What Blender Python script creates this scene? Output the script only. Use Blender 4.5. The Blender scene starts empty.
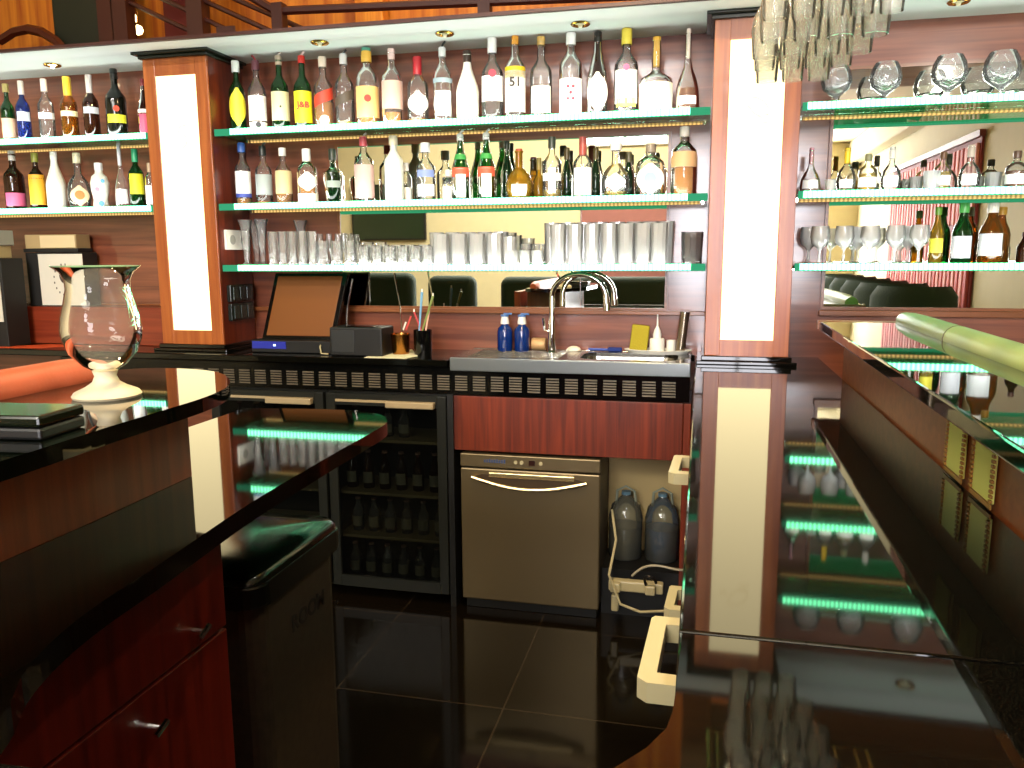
import bpy, bmesh, math, random
from mathutils import Vector, Matrix
random.seed(7)
PI = math.pi
S = bpy.context.scene
C = S.collection

# ------------------------------------------------------------------ camera
FPX, PITCH, YAW, ROLL = 800.66, .1599, .2307, -.0055
CAMZ = 1.5
cam_d = bpy.data.cameras.new('camera'); cam = bpy.data.objects.new('camera', cam_d); C.objects.link(cam)
cam_d.sensor_width = 36.0; cam_d.lens = FPX * 36.0 / 1024.0; cam_d.clip_start = .02
_cy, _sy, _cp, _sp = math.cos(YAW), math.sin(YAW), math.cos(PITCH), math.sin(PITCH)
FW = Vector((-_sy*_cp, _cy*_cp, -_sp)); R0 = Vector((_cy, _sy, 0)); U0 = R0.cross(FW)
_c, _s = math.cos(ROLL), math.sin(ROLL)
RT = R0*_c + U0*_s; UP = U0*_c - R0*_s
M = Matrix(((RT.x, UP.x, -FW.x, 0), (RT.y, UP.y, -FW.y, 0), (RT.z, UP.z, -FW.z, CAMZ), (0, 0, 0, 1)))
cam.matrix_world = M
S.camera = cam

# ------------------------------------------------------------------ world, exposure
w = bpy.data.worlds.new('world'); S.world = w; w.use_nodes = True
w.node_tree.nodes['Background'].inputs[0].default_value = (.55, .62, .75, 1)
w.node_tree.nodes['Background'].inputs[1].default_value = .12
S.view_settings.view_transform = 'Standard'; S.view_settings.look = 'None'
S.view_settings.gamma = 1.0; S.view_settings.use_curve_mapping = False
S.view_settings.exposure = 0.0
S.cycles.use_denoising = True
S.cycles.transparent_max_bounces = 48
S.cycles.max_bounces = 8; S.cycles.glossy_bounces = 5; S.cycles.transmission_bounces = 6
S.cycles.sample_clamp_indirect = 60.0; S.cycles.caustics_reflective = False; S.cycles.caustics_refractive = False

def area(name, loc, size, rot, power, col, sizey=None):
    d = bpy.data.lights.new(name, 'AREA'); d.energy = power; d.color = col
    d.shape = 'RECTANGLE'; d.size = size; d.size_y = sizey or size
    o = bpy.data.objects.new(name, d); C.objects.link(o); o.location = loc; o.rotation_euler = rot
    return o
# daylight from the tall rear windows and an added fill light over the dining room
area('daylight_rear', (-.8, -5.2, 4.6), 4.6, (math.radians(38), 0, 0), 320, (1.0, .97, .92), 1.6)
area('dining_room_fill', (-2.2, -4.4, 4.66), 6.0, (0, 0, 0), 900, (1.0, .95, .84), 3.5)
# unseen spots added to brighten the back bar and the pillars
for x, y, z, pw in ((-3.1, .3, 3.3, 105), (-2.1, .3, 3.3, 110), (-1.0, .3, 3.3, 125), (-.1, .3, 3.3, 55), (.35, .9, 2.54, 12), (1.5, .9, 2.54, 80)):
    d = bpy.data.lights.new('back_bar_fill_spot', 'SPOT'); d.energy = pw; d.color = (1, .93, .82); d.shadow_soft_size = .05
    d.spot_size = math.radians(42 if z > 3 else 58); d.spot_blend = .7
    o = bpy.data.objects.new('back_bar_fill_spot', d); C.objects.link(o); o.location = (x, y, z)
    o.rotation_euler = (Vector((x, 3.3, 2.02))-Vector((x, y, z))).to_track_quat('-Z', 'Y').to_euler()
# warm spots in the timber ceiling over the bar aisle
for x, y in ((-.45, .9), (-.35, 2.0)):
    d = bpy.data.lights.new('bar_spot', 'AREA'); d.shape = 'DISK'; d.size = .12; d.energy = 40 if y > 1.5 else 26; d.color = (1, .72, .38)
    o = bpy.data.objects.new('bar_spot', d); C.objects.link(o); o.location = (x, y, 2.95)

# ------------------------------------------------------------------ helpers
def lin(h):
    if isinstance(h, str):
        h = h.lstrip('#'); v = [int(h[i:i+2], 16)/255 for i in (0, 2, 4)]
        return tuple((x/12.92 if x <= .04045 else ((x+.055)/1.055)**2.4) for x in v) + (1,)
    return tuple(h) + ((1,) if len(h) == 3 else ())
MATS = {}
def newmat(name):
    m = bpy.data.materials.new(name); m.use_nodes = True; m.node_tree.nodes.clear()
    return m, m.node_tree.nodes, m.node_tree.links
def plain(name, col, rough=.5, metal=0., spec=.5, coat=0., bump=0., bscale=60, var=0., vscale=8):
    if name in MATS: return MATS[name]
    m, N, L = newmat(name)
    out = N.new('ShaderNodeOutputMaterial'); p = N.new('ShaderNodeBsdfPrincipled')
    L.new(p.outputs[0], out.inputs[0])
    p.inputs['Base Color'].default_value = lin(col); p.inputs['Roughness'].default_value = rough
    p.inputs['Metallic'].default_value = metal; p.inputs['Specular IOR Level'].default_value = spec
    p.inputs['Coat Weight'].default_value = coat; p.inputs['Coat Roughness'].default_value = .06
    if var or bump:
        tc = N.new('ShaderNodeTexCoord')
    if var:
        nz = N.new('ShaderNodeTexNoise'); nz.inputs['Scale'].default_value = vscale; nz.inputs['Detail'].default_value = 5
        L.new(tc.outputs['Object'], nz.inputs['Vector'])
        mx = N.new('ShaderNodeMix'); mx.data_type = 'RGBA'
        c = lin(col); mx.inputs[6].default_value = tuple(x*(1-var) for x in c[:3])+(1,)
        mx.inputs[7].default_value = tuple(min(1, x*(1+var)) for x in c[:3])+(1,)
        L.new(nz.outputs[0], mx.inputs[0]); L.new(mx.outputs[2], p.inputs['Base Color'])
    if bump:
        nb = N.new('ShaderNodeTexNoise'); nb.inputs['Scale'].default_value = bscale
        L.new(tc.outputs['Object'], nb.inputs['Vector'])
        b = N.new('ShaderNodeBump'); b.inputs['Strength'].default_value = bump; b.inputs['Distance'].default_value = .01
        L.new(nb.outputs[0], b.inputs['Height']); L.new(b.outputs[0], p.inputs['Normal'])
    MATS[name] = m; return m
def wood(name, dark, light, axis='Z', rough=.3, scale=1.0, coat=.3, crough=.16):
    if name in MATS: return MATS[name]
    m, N, L = newmat(name)
    out = N.new('ShaderNodeOutputMaterial'); p = N.new('ShaderNodeBsdfPrincipled'); L.new(p.outputs[0], out.inputs[0])
    tc = N.new('ShaderNodeTexCoord'); mp = N.new('ShaderNodeMapping'); L.new(tc.outputs['Object'], mp.inputs[0])
    s = [38*scale]*3; s['XYZ'.index(axis)] = 1.6*scale
    mp.inputs['Scale'].default_value = s
    nz = N.new('ShaderNodeTexNoise'); nz.inputs['Scale'].default_value = 1; nz.inputs['Detail'].default_value = 6; nz.inputs['Distortion'].default_value = .6
    L.new(mp.outputs[0], nz.inputs['Vector'])
    r = N.new('ShaderNodeValToRGB'); r.color_ramp.elements[0].position = .32; r.color_ramp.elements[1].position = .7
    r.color_ramp.elements[0].color = lin(dark); r.color_ramp.elements[1].color = lin(light)
    L.new(nz.outputs[0], r.inputs[0]); L.new(r.outputs[0], p.inputs['Base Color'])
    p.inputs['Roughness'].default_value = rough; p.inputs['Coat Weight'].default_value = coat; p.inputs['Coat Roughness'].default_value = crough
    MATS[name] = m; return m
def granite(name, base, fleck, rough=.04, ior=1.55):
    if name in MATS: return MATS[name]
    m, N, L = newmat(name)
    out = N.new('ShaderNodeOutputMaterial'); p = N.new('ShaderNodeBsdfPrincipled'); L.new(p.outputs[0], out.inputs[0])
    tc = N.new('ShaderNodeTexCoord'); nz = N.new('ShaderNodeTexNoise'); nz.inputs['Scale'].default_value = 420; nz.inputs['Detail'].default_value = 2
    L.new(tc.outputs['Object'], nz.inputs['Vector'])
    r = N.new('ShaderNodeValToRGB'); r.color_ramp.elements[0].position = .5; r.color_ramp.elements[1].position = .75
    r.color_ramp.elements[0].color = lin(base); r.color_ramp.elements[1].color = lin(fleck)
    L.new(nz.outputs[0], r.inputs[0]); L.new(r.outputs[0], p.inputs['Base Color'])
    p.inputs['Roughness'].default_value = rough; p.inputs['IOR'].default_value = ior
    MATS[name] = m; return m
def glass(name, tint=(1, 1, 1), body=.04, bodycol=(1, 1, 1), ior=1.5, rough=.02, gloss=1.0):
    """thin glass: tinted see-through, Fresnel reflection, a little cloudiness"""
    if name in MATS: return MATS[name]
    m, N, L = newmat(name)
    out = N.new('ShaderNodeOutputMaterial')
    tr = N.new('ShaderNodeBsdfTransparent'); tr.inputs[0].default_value = lin(tint)
    df = N.new('ShaderNodeBsdfDiffuse'); df.inputs[0].default_value = lin(bodycol)
    tl = N.new('ShaderNodeBsdfTranslucent'); tl.inputs[0].default_value = lin(bodycol)
    m0 = N.new('ShaderNodeMixShader'); m0.inputs[0].default_value = .5
    L.new(df.outputs[0], m0.inputs[1]); L.new(tl.outputs[0], m0.inputs[2])
    m1 = N.new('ShaderNodeMixShader'); m1.inputs[0].default_value = body
    L.new(tr.outputs[0], m1.inputs[1]); L.new(m0.outputs[0], m1.inputs[2])
    gl = N.new('ShaderNodeBsdfGlossy'); gl.inputs['Roughness'].default_value = rough; gl.inputs[0].default_value = (gloss,)*3+(1,)
    fr = N.new('ShaderNodeFresnel'); fr.inputs[0].default_value = ior
    m2 = N.new('ShaderNodeMixShader'); L.new(fr.outputs[0], m2.inputs[0]); L.new(m1.outputs[0], m2.inputs[1]); L.new(gl.outputs[0], m2.inputs[2])
    L.new(m2.outputs[0], out.inputs[0])
    MATS[name] = m; return m
def emit(name, col, st):
    if name in MATS: return MATS[name]
    m, N, L = newmat(name)
    out = N.new('ShaderNodeOutputMaterial'); e = N.new('ShaderNodeEmission'); e.inputs[0].default_value = lin(col); e.inputs[1].default_value = st
    L.new(e.outputs[0], out.inputs[0]); MATS[name] = m; return m
def led(name, col, st, pitch=.0165):
    """LED tape: bright dots along X"""
    if name in MATS: return MATS[name]
    m, N, L = newmat(name)
    out = N.new('ShaderNodeOutputMaterial'); e = N.new('ShaderNodeEmission'); e.inputs[0].default_value = lin(col)
    tc = N.new('ShaderNodeTexCoord'); sx = N.new('ShaderNodeSeparateXYZ'); L.new(tc.outputs['Object'], sx.inputs[0])
    a = N.new('ShaderNodeMath'); a.operation = 'MULTIPLY'; a.inputs[1].default_value = 2*PI/pitch; L.new(sx.outputs[0], a.inputs[0])
    b = N.new('ShaderNodeMath'); b.operation = 'SINE'; L.new(a.outputs[0], b.inputs[0])
    c = N.new('ShaderNodeMapRange'); c.inputs[1].default_value = -1; c.inputs[2].default_value = 1; c.inputs[3].default_value = st*.55; c.inputs[4].default_value = st*1.45
    L.new(b.outputs[0], c.inputs[0]); L.new(c.outputs[0], e.inputs[1]); L.new(e.outputs[0], out.inputs[0])
    MATS[name] = m; return m

class MB:
    def __init__(s): s.b = bmesh.new()
    def box(s, x0, x1, y0, y1, z0, z1, bev=0, seg=2, mat=None):
        r = bmesh.ops.create_cube(s.b, size=1)
        for v in r['verts']:
            v.co = Vector(((x0+x1)/2+v.co.x*(x1-x0), (y0+y1)/2+v.co.y*(y1-y0), (z0+z1)/2+v.co.z*(z1-z0)))
        if mat is not None:
            for v in r['verts']: v.co = mat @ v.co
        if bev:
            es = list({e for v in r['verts'] for e in v.link_edges})
            bmesh.ops.bevel(s.b, geom=es, offset=bev, segments=seg, affect='EDGES', profile=.5)
        return s
    def lathe(s, prof, c=(0, 0, 0), n=20, a0=0, a1=2*PI, sx=1, sy=1):
        full = abs(a1-a0-2*PI) < 1e-6
        k = n if full else n+1
        rings = []
        for r, z in prof:
            if r < 1e-6: rings.append([s.b.verts.new((c[0], c[1], c[2]+z))])
            else: rings.append([s.b.verts.new((c[0]+sx*r*math.cos(a0+(a1-a0)*i/n), c[1]+sy*r*math.sin(a0+(a1-a0)*i/n), c[2]+z)) for i in range(k)])
        for A, B in zip(rings, rings[1:]):
            for i in range(n):
                j = (i+1) % k
                if len(A) == 1 and len(B) == 1: continue
                if len(A) == 1: f = (A[0], B[j], B[i])
                elif len(B) == 1: f = (A[i], A[j], B[0])
                else: f = (A[i], A[j], B[j], B[i])
                try: s.b.faces.new(f)
                except ValueError: pass
        return s
    def tube(s, pts, r, n=8, cap=True):
        pts = [Vector(p) for p in pts]; rs = r if isinstance(r, (list, tuple)) else [r]*len(pts)
        rings = []; up = Vector((0, 0, 1))
        d0 = (pts[1]-pts[0]).normalized()
        if abs(d0.dot(up)) > .9: up = Vector((1, 0, 0))
        for i, p in enumerate(pts):
            d = (pts[min(i+1, len(pts)-1)]-pts[max(i-1, 0)]).normalized()
            a = (up - d*up.dot(d)).normalized(); up = a; b = d.cross(a)
            rings.append([s.b.verts.new(p+(a*math.cos(2*PI*k/n)+b*math.sin(2*PI*k/n))*rs[i]) for k in range(n)])
        for A, B in zip(rings, rings[1:]):
            for k in range(n): s.b.faces.new((A[k], A[(k+1) % n], B[(k+1) % n], B[k]))
        if cap: s.b.faces.new(rings[0][::-1]); s.b.faces.new(rings[-1])
        return s
    def prism(s, poly, z0, z1, bev=0):
        A = [s.b.verts.new((x, y, z0)) for x, y in poly]; B = [s.b.verts.new((x, y, z1)) for x, y in poly]
        n = len(poly); fs = [s.b.faces.new(A[::-1]), s.b.faces.new(B)]
        for i in range(n): s.b.faces.new((A[i], A[(i+1) % n], B[(i+1) % n], B[i]))
        if bev:
            es = [e for e in fs[1].edges] + [e for e in fs[0].edges]
            bmesh.ops.bevel(s.b, geom=es, offset=bev, segments=2, affect='EDGES', profile=.5)
        return s
    def face(s, pts):
        s.b.faces.new([s.b.verts.new(p) for p in pts]); return s
    def xf(s, m):
        bmesh.ops.transform(s.b, matrix=m, verts=s.b.verts[:]); return s
    def build(s, name, mat, parent=None, smooth=False, loc=None):
        bmesh.ops.recalc_face_normals(s.b, faces=s.b.faces[:])
        me = bpy.data.meshes.new(name); s.b.to_mesh(me); s.b.free()
        if smooth:
            me.polygons.foreach_set('use_smooth', [True]*len(me.polygons))
            me.set_sharp_from_angle(angle=math.radians(40))
        for mm in (mat if isinstance(mat, (list, tuple)) else [mat]): me.materials.append(mm)
        o = bpy.data.objects.new(name, me); C.objects.link(o)
        if parent: o.parent = parent
        if loc: o.location = loc
        return o
def tag(o, label, cat, group=None, kind=None):
    if label: o['label'] = label
    if cat: o['category'] = cat
    if group: o['group'] = group
    if kind: o['kind'] = kind
    return o
def thing(name, label, cat, loc=(0, 0, 0), rz=0, group=None):
    o = bpy.data.objects.new(name, None); C.objects.link(o); o.location = loc; o.rotation_euler = (0, 0, rz)
    o.empty_display_size = .05
    return tag(o, label, cat, group)
def struct(name, mb, mat, smooth=False):
    o = mb.build(name, mat, smooth=smooth); o['kind'] = 'structure'; return o
def copy_tree(o, parent=None):
    c = o.copy(); C.objects.link(c); c.parent = parent
    for ch in list(o.children): copy_tree(ch, c)
    return c
def text_obj(txt, size, mat, parent, loc, rot=(PI/2, 0, 0), name='lettering', ext=.0004, shear=0, align='CENTER'):
    cu = bpy.data.curves.new(name, 'FONT'); cu.body = txt; cu.size = size; cu.extrude = ext; cu.align_x = align; cu.align_y = 'CENTER'; cu.shear = shear
    cu.resolution_u = 3; cu.offset = size*.028
    t = bpy.data.objects.new(name, cu)
    me = bpy.data.meshes.new_from_object(t); bpy.data.objects.remove(t)
    me.materials.clear(); me.materials.append(mat)
    o = bpy.data.objects.new(name, me); C.objects.link(o); o.location = loc; o.rotation_euler = rot
    if parent: o.parent = parent
    return o
def at(u, v, y):
    """world point seen at photo position (u, v) at distance y from the camera's wall-parallel plane"""
    d = FW + RT*((u-512)/FPX) - UP*((v-384)/FPX)
    return Vector((0, 0, CAMZ)) + d*(y/d.y)
def bez(p, n=24):
    out = []
    for i in range(n+1):
        t = i/n; m = len(p)-1; q = [Vector(a) for a in p]
        for k in range(m): q = [q[j]*(1-t)+q[j+1]*t for j in range(len(q)-1)]
        out.append(q[0])
    return out

# ------------------------------------------------------------------ materials
M_wallwood = wood('mahogany wall panel', '#602a16', '#88492e', 'X', rough=.42, coat=.95, crough=.12)
M_wood = wood('red mahogany veneer', '#4a1606', '#7c2e0f', 'Z', rough=.4, coat=.05)
M_pillar = wood('cherry pillar veneer', '#8a4118', '#ae622a', 'Z', rough=.36, coat=.16, crough=.14)
M_trimwood = wood('brown moulding', '#6b3a1c', '#8d5530', 'X', rough=.3, coat=.3)
M_upwood = wood('orange mezzanine boards', '#a4500f', '#d88a26', 'Z', rough=.5, coat=0, scale=.5)
M_darkbrown = plain('dark brown beam', '#3c1408', .5)
M_granite = granite('polished black granite', '#050504', '#1d1b14')
M_island = granite('dark island granite', '#030201', '#100b06')
M_ledge = granite('polished black ledge top', '#020402', '#0a100a', rough=.025, ior=1.65)
M_tile = granite('black floor tile', '#030303', '#0a0909', rough=.06, ior=1.6)
M_black = plain('matt black plastic', '#0b0b0b', .45)
M_blackgloss = plain('gloss black', '#050505', .12)
M_cream = plain('cream painted wall', '#cdbf98', .8, var=.05)
M_white = plain('white paint', '#e8e6df', .6)
M_soffit = plain('grey white soffit paint', '#d6d6d4', .6)
M_steel = plain('brushed steel', '#96948e', .2, 1.0, bump=.02, bscale=200)
M_steeldark = plain('dull steel', '#6b6252', .5, .6)
M_chrome = plain('chrome', '#e6e6e4', .07, 1.0)
M_brass = plain('brass', '#c89a45', .22, 1.0)
M_champ = plain('champagne steel', '#7d6e52', .38, .75, var=.04, vscale=3)
M_mirror = plain('mirror glass', '#e6e8df', .012, 1.0)
M_panel = emit('backlit cream acrylic', (1.0, .82, .44), 2.9)
M_glassshelf = glass('green tinted shelf glass', (.62, .93, .74), .10, (.15, .75, .4), 1.5)
M_led = led('green white led tape', (.19, 1.0, .45), 7.5)
M_fringe = emit('green fringe glow', (.12, 1.0, .48), .4)
M_ledw = led('warm white led tape', (1.0, .62, .2), .95)
M_cream_pl = plain('ivory plastic', '#b5aa84', .35)
M_greenpad = plain('green leather padding', '#8c9c58', .42, bump=.05, bscale=120)
M_redpad = plain('coral leather padding', '#b5583c', .45, bump=.05, bscale=120)
M_clear = glass('clear glass', (.985, .99, .985), .14, (1, 1, 1), 1.33)
M_clearw = glass('bright tumbler glass', (.99, .995, .99), .36, (1, 1, 1), 1.42)
M_frost = plain('frosted glass foot', '#d8cdb0', .55, var=.04)
M_paper = plain('paper', '#e8e0bf', .7)

# ------------------------------------------------------------------ setting
YW = 3.48; ZC = 1.076
ZS = [2.031, 1.715, 1.449]
# floor with tile joints
m, N, L = newmat('glossy black tiles'); 
out = N.new('ShaderNodeOutputMaterial'); p = N.new('ShaderNodeBsdfPrincipled'); L.new(p.outputs[0], out.inputs[0])
tc = N.new('ShaderNodeTexCoord'); br = N.new('ShaderNodeTexBrick'); br.offset = 0; br.inputs['Scale'].default_value = 1
br.inputs['Brick Width'].default_value = .6; br.inputs['Row Height'].default_value = .6; br.inputs['Mortar Size'].default_value = .003
br.inputs['Color1'].default_value = (.004, .003, .002, 1); br.inputs['Color2'].default_value = (.006, .004, .002, 1); br.inputs['Mortar'].default_value = (.03, .02, .012, 1)
L.new(tc.outputs['Object'], br.inputs['Vector']); L.new(br.outputs[0], p.inputs['Base Color']); p.inputs['Roughness'].default_value = .09; p.inputs['IOR'].default_value = 1.3
struct('floor', MB().box(-8, 2.62, -7.6, 3.6, -.1, 0), m)
struct('wall_back', MB().box(-8, 2.62, YW, 3.6, 0, 2.386), M_wallwood)
struct('wall_left', MB().box(-8.12, -8, -7.6, 3.6, 0, 4.7), M_cream)
struct('wall_right', MB().box(2.5, 2.62, -7.6, YW, 0, 4.7), M_cream)
struct('wall_rear', MB().box(-8, 2.5, -7.72, -7.6, 0, 4.7), M_cream)
struct('ceiling', MB().box(-8.12, 2.62, -7.72, 5.0, 4.9, 5.0), plain('rear ceiling paint', '#d9cba2', .8))
# lower dark timber ceiling over the bar, the side dining bay's cream ceiling
struct('ceiling_bar', MB().box(-6.12, -.25, -2.2, 2.2, 3.7, 3.8), wood('dark timber ceiling', '#2a1208', '#4a2412', 'X', rough=.5))
struct('ceiling_bay', MB().box(-.2, 2.5, -7.6, 1.15, 3.3, 3.4), plain('bay ceiling paint', '#e2d5ad', .8))
# white soffit over the back bar with a thin red-brown edge
struct('trim_soffit', MB().box(-6, 2.6, 3.052, YW, 2.372, 2.386), M_soffit)
struct('trim_edge', MB().box(-6, 2.6, 3.035, 3.052, 2.373, 2.385), M_darkbrown)
# mezzanine beyond, seen above the soffit
struct('wall_mezzanine', MB().box(-6, 2.6, 4.9, 5.0, 2.3, 4.9), M_upwood)
struct('floor_mezzanine', MB().box(-6, 2.6, 3.6, 4.9, 2.3, 2.385), M_darkbrown)

for k, (x, y) in enumerate(((-2.66, -1.1), (-1.7, 1.4))):
    t = thing('ceiling_lamp', ['warm round ceiling lamp over the aisle, glinting in the black floor', 'warm round ceiling lamp above the island counter'][k], 'lamp', (x, y, 3.6995))
    MB().lathe([(0, -.03), (.07, -.03), (.085, -.02), (.09, 0), (0, 0)], n=24).build('housing', M_brass, t, True)
    MB().lathe([(0, -.036), (.06, -.034), (.066, -.0305), (0, -.0305)], n=24).build('lens', emit('warm lamp lens', (1, .6, .22), 45), t, True)
# panelling seams of the back wall : rail under the mirror
struct('trim_1', MB().box(-2.084, .0214, 3.455, YW, 1.243, 1.262, .003), M_trimwood)
struct('trim_2', MB().box(.47, 2.5, 3.455, YW, 1.248, 1.272, .003), M_trimwood)
struct('trim_3', MB().box(-3.9, -2.41, 3.462, YW, 1.262, 1.27, .002), M_trimwood)

def mirror(name, label, x0, x1, z0, z1, fr=.012, seam=None):
    t = thing(name, label, 'mirror', ((x0+x1)/2, YW, z0))
    cx = (x0+x1)/2
    for a, b_ in (((x0, x1),) if not seam else ((x0, seam-.0015), (seam+.0015, x1))): MB().box(a-cx, b_-cx, -.012, -.004, 0, z1-z0).build('mirror_glass', M_mirror, t)
    f = MB()
    f.box(x0-cx-fr, x0-cx, -.016, 0, -fr, z1-z0+fr).box(x1-cx, x1-cx+fr, -.016, 0, -fr, z1-z0+fr)
    f.box(x0-cx, x1-cx, -.016, 0, -fr, 0).box(x0-cx, x1-cx, -.016, 0, z1-z0, z1-z0+fr)
    f.build('frame', M_trimwood, t)
mirror('wall_mirror', 'wide wall mirror behind the shelves of the middle bay', -1.62, -.148, 1.272, 1.985, seam=-.508)
mirror('wall_mirror', 'large wall mirror behind the right-hand bay of snifters', .488, 2.45, 1.285, 2.20)

# spotlights in the soffit
SPOTS = [(-2.92, 'left bay above the shelf of coloured bottles', True), (-1.562, 'middle bay above the slanted-label whisky bottles', False),
         (-1.022, 'middle bay above the white and black-capped bottle', False), (-.479, 'middle bay above the dark bottle with the oval label', False),
         (.851, 'right bay above the brandy snifters', False)]
for x, where, on in SPOTS:
    y = 3.215 if x > -2.5 and x < .5 else 3.27
    t = thing('recessed_spotlight', '%s spotlight in the soffit, %s' % ('lit recessed' if on else 'unlit brass-ringed', where), 'spotlight', (x, y, 2.372))
    MB().lathe([(.022, -.001), (.036, -.001), (.038, -.004), (.034, -.008), (.024, -.006), (.022, -.001)], n=24).build('ring', M_brass, t, True)
    MB().lathe([(0, -.003), (.012, -.003), (.021, -.001), (.0215, .0)], n=20).build('lens', emit('lit spot lens', (1, .8, .45), 30) if on else plain('spot lens', '#efe7cc', .15), t, True)
    MB().lathe([(0, -.018), (.007, -.016), (.009, -.006), (.006, -.002)], n=12).build('bulb', emit('lit spot bulb', (1, .85, .55), 40) if on else plain('bulb glass', '#fff6d8', .1), t, True)

# ------------------------------------------------------------------ mezzanine contents
def beam(name, label, cat, pts, sx, mat, group=None):
    b = MB()
    for a, c in zip(pts, pts[1:]): b.tube([a, c], sx, 6)
    return tag(b.build(name, mat), label, cat, group)
rail = thing('mezzanine_railing', 'dark brown timber railing of the upper floor above the white soffit', 'railing', (0, 4.0, 2.44))
def rp(u, v, y=4.0):
    q = at(u, v, y); return (q.x, q.y-4.0, q.z-2.44)
MB().tube([rp(276, 11), rp(1024+60, -24)], .022, 6).build('handrail', M_darkbrown, rail)
MB().tube([rp(276, 11), rp(232, -14)], .022, 6).build('handrail', M_darkbrown, rail)
for u in (279, 485, 700, 905):
    q = rp(u, 8); MB().box(q[0]-.03, q[0]+.03, -.03, .03, 0, q[2]+.02).build('post', M_darkbrown, rail)
stair = thing('staircase', 'brown stair flight with sloping rails on the upper floor at upper left', 'staircase', (0, 4.3, 2.44))
def sp_(u, v, y=4.3):
    q = at(u, v, y); return (q.x, q.y-4.3, q.z-2.44)
for a, b in (((192, -20), (310, 32)), ((150, -24), (290, 40)), ((120, -22), (240, 36)), ((95, -14), (205, 38))):
    MB().tube([sp_(*a), sp_(*b)], .014, 6).build('sloping_rail', M_darkbrown, stair)
for u in (197, 108, 372-250):
    q = sp_(u, 0); MB().box(q[0]-.05, q[0]+.05, -.04, .04, 0, 1.3).build('post', M_darkbrown, stair)
arch = tag(MB().tube([at(0+d*14, 15+ (d-2)**2*3 + 14, 4.5) for d in range(9)], .03, 6).build('curved_banister', plain('dark red banister', '#4a1a08', .4)), 'curved dark banister at the top left corner of the upper floor', 'banister')
q = at(88, 25, 4.6); tag(MB().box(q.x-.22, q.x+.22, 4.55, 4.65, 2.44, 3.4, .02).build('tall_cabinet', plain('dark green cabinet', '#131a0c', .6)), 'dark green tall cabinet on the upper floor at upper left', 'cabinet')
q = at(183, 20, 4.7); tag(MB().box(q.x-.14, q.x+.1, 4.7, 4.8, 2.44, 4.2, .01).build('curtain_panel', plain('deep red drape', '#5a0d04', .7)), 'deep red hanging drape on the upper floor beside the stairs', 'curtain')
q = at(365, 10, 4.7); tag(MB().box(q.x-.09, q.x+.09, 4.75, 4.85, 2.44, 4.2, .01).build('timber_column', wood('golden column wood', '#c06a12', '#e8a030', 'Z', rough=.5)), 'golden timber column standing against the orange upper wall', 'column')  # column in a bright golden wood colour
q = at(225, 16, 4.1)
t = thing('upstairs_chair', 'slim brown chair by the upper floor railing', 'chair', (q.x, 4.1, 2.386))
for x in (-.05, .05): MB().tube([(x, 0, 0), (x, 0, q.z-2.44)], .008, 6).build('back_post', M_darkbrown, t)
MB().box(-.05, .05, -.008, .008, q.z-2.44-.03, q.z-2.44).build('top_rail', M_darkbrown, t)
MB().box(-.055, .055, -.25, 0, .18, .21).build('seat', M_darkbrown, t)
for (u, v, nm) in ((132, 18, 'upper'), (138, 30, 'lower')):
    q = at(u, v, 4.4)
    t = thing('globe_lamp', '%s of the two small glowing globe lamps by the upper floor stairs' % nm, 'lamp', (q.x, q.y, q.z))
    MB().lathe([(0, -.03), (.022, -.02), (.03, 0), (.022, .02), (0, .03)], n=16).build('globe', emit('warm globe', (1, .75, .35), 9), t, True)
    MB().tube([(0, 0, .03), (0, 0, .12)], .004, 6).build('stem', M_brass, t)
for (x, pw) in ((-3.6, 26), (-1.4, 46), (.9, 40)):
    d = bpy.data.lights.new('mezzanine_lamp', 'POINT'); d.energy = pw; d.color = (1, .72, .35); d.shadow_soft_size = .12
    o = bpy.data.objects.new('mezzanine_lamp', d); C.objects.link(o); o.location = (x, 3.9, 3.7)

# ------------------------------------------------------------------ pillars
def pillar(name, x0, label, mirror_text):
    t = thing(name, label, 'pillar', (x0+.15635, 3.2, ZC)); W = .15635; D = .27
    z0, z1 = .032, 1.27
    a, pz0, pz1 = .058, .094, 1.198
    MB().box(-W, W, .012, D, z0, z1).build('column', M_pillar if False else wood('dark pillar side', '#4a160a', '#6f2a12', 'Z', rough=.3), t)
    f = MB()
    f.box(-W, -W+a, 0, .012, z0, z1, .002).box(W-a, W, 0, .012, z0, z1, .002)
    f.box(-W+a, W-a, 0, .012, z0, pz0, .0).box(-W+a, W-a, 0, .012, pz1, z1, .0)
    f.build('face_frame', M_pillar, t)
    MB().box(-W+a, W-a, .004, .0115, pz0, pz1).build('light_panel', M_panel, t)
    b = MB().box(-W-.03, W+.03, -.03, D, 0, .014, .003).box(-W-.012, W+.012, -.014, D, .014, z0, .003)
    b.build('base', M_granite, t)
    c = MB().box(-W-.012, W+.012, -.014, D, z1, z1+.014, .002).box(-W-.03, W+.03, -.035, D, z1+.014, z1+.0255, .002)
    c.build('crown', plain('black green crown', '#10160c', .25), t)
    g = MB()
    if mirror_text:
        g.tube([(.045, .003, .93), (.03, .003, .915), (-.005, .003, .935), (-.03, .003, .965), (-.028, .003, .99), (0, .003, .992), (.03, .003, .975), (.046, .003, .95), (.043, .003, .93), (.01, .003, .925), (.018, .003, .9), (.05, .003, .902)], .0011, 5)
        for x in (-.04, -.05, -.06): g.tube([(x, .003, .93), (x+.002, .003, .95)], .0011, 5)
    else:
        g.tube([(.04, .003, .99), (.005, .003, .985), (-.008, .003, .95), (.02, .003, .955), (.038, .003, .93), (.03, .003, .905), (.012, .003, .893)], .0013, 5)
    g.build('script_emblem', emit('backlit script ink', (1.0, .72, .28), 1.9), t)
    return t
pillar('light_pillar', -2.3965, 'left cherry wood pillar with a tall glowing cream panel marked with a 5-like script', False)
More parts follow.
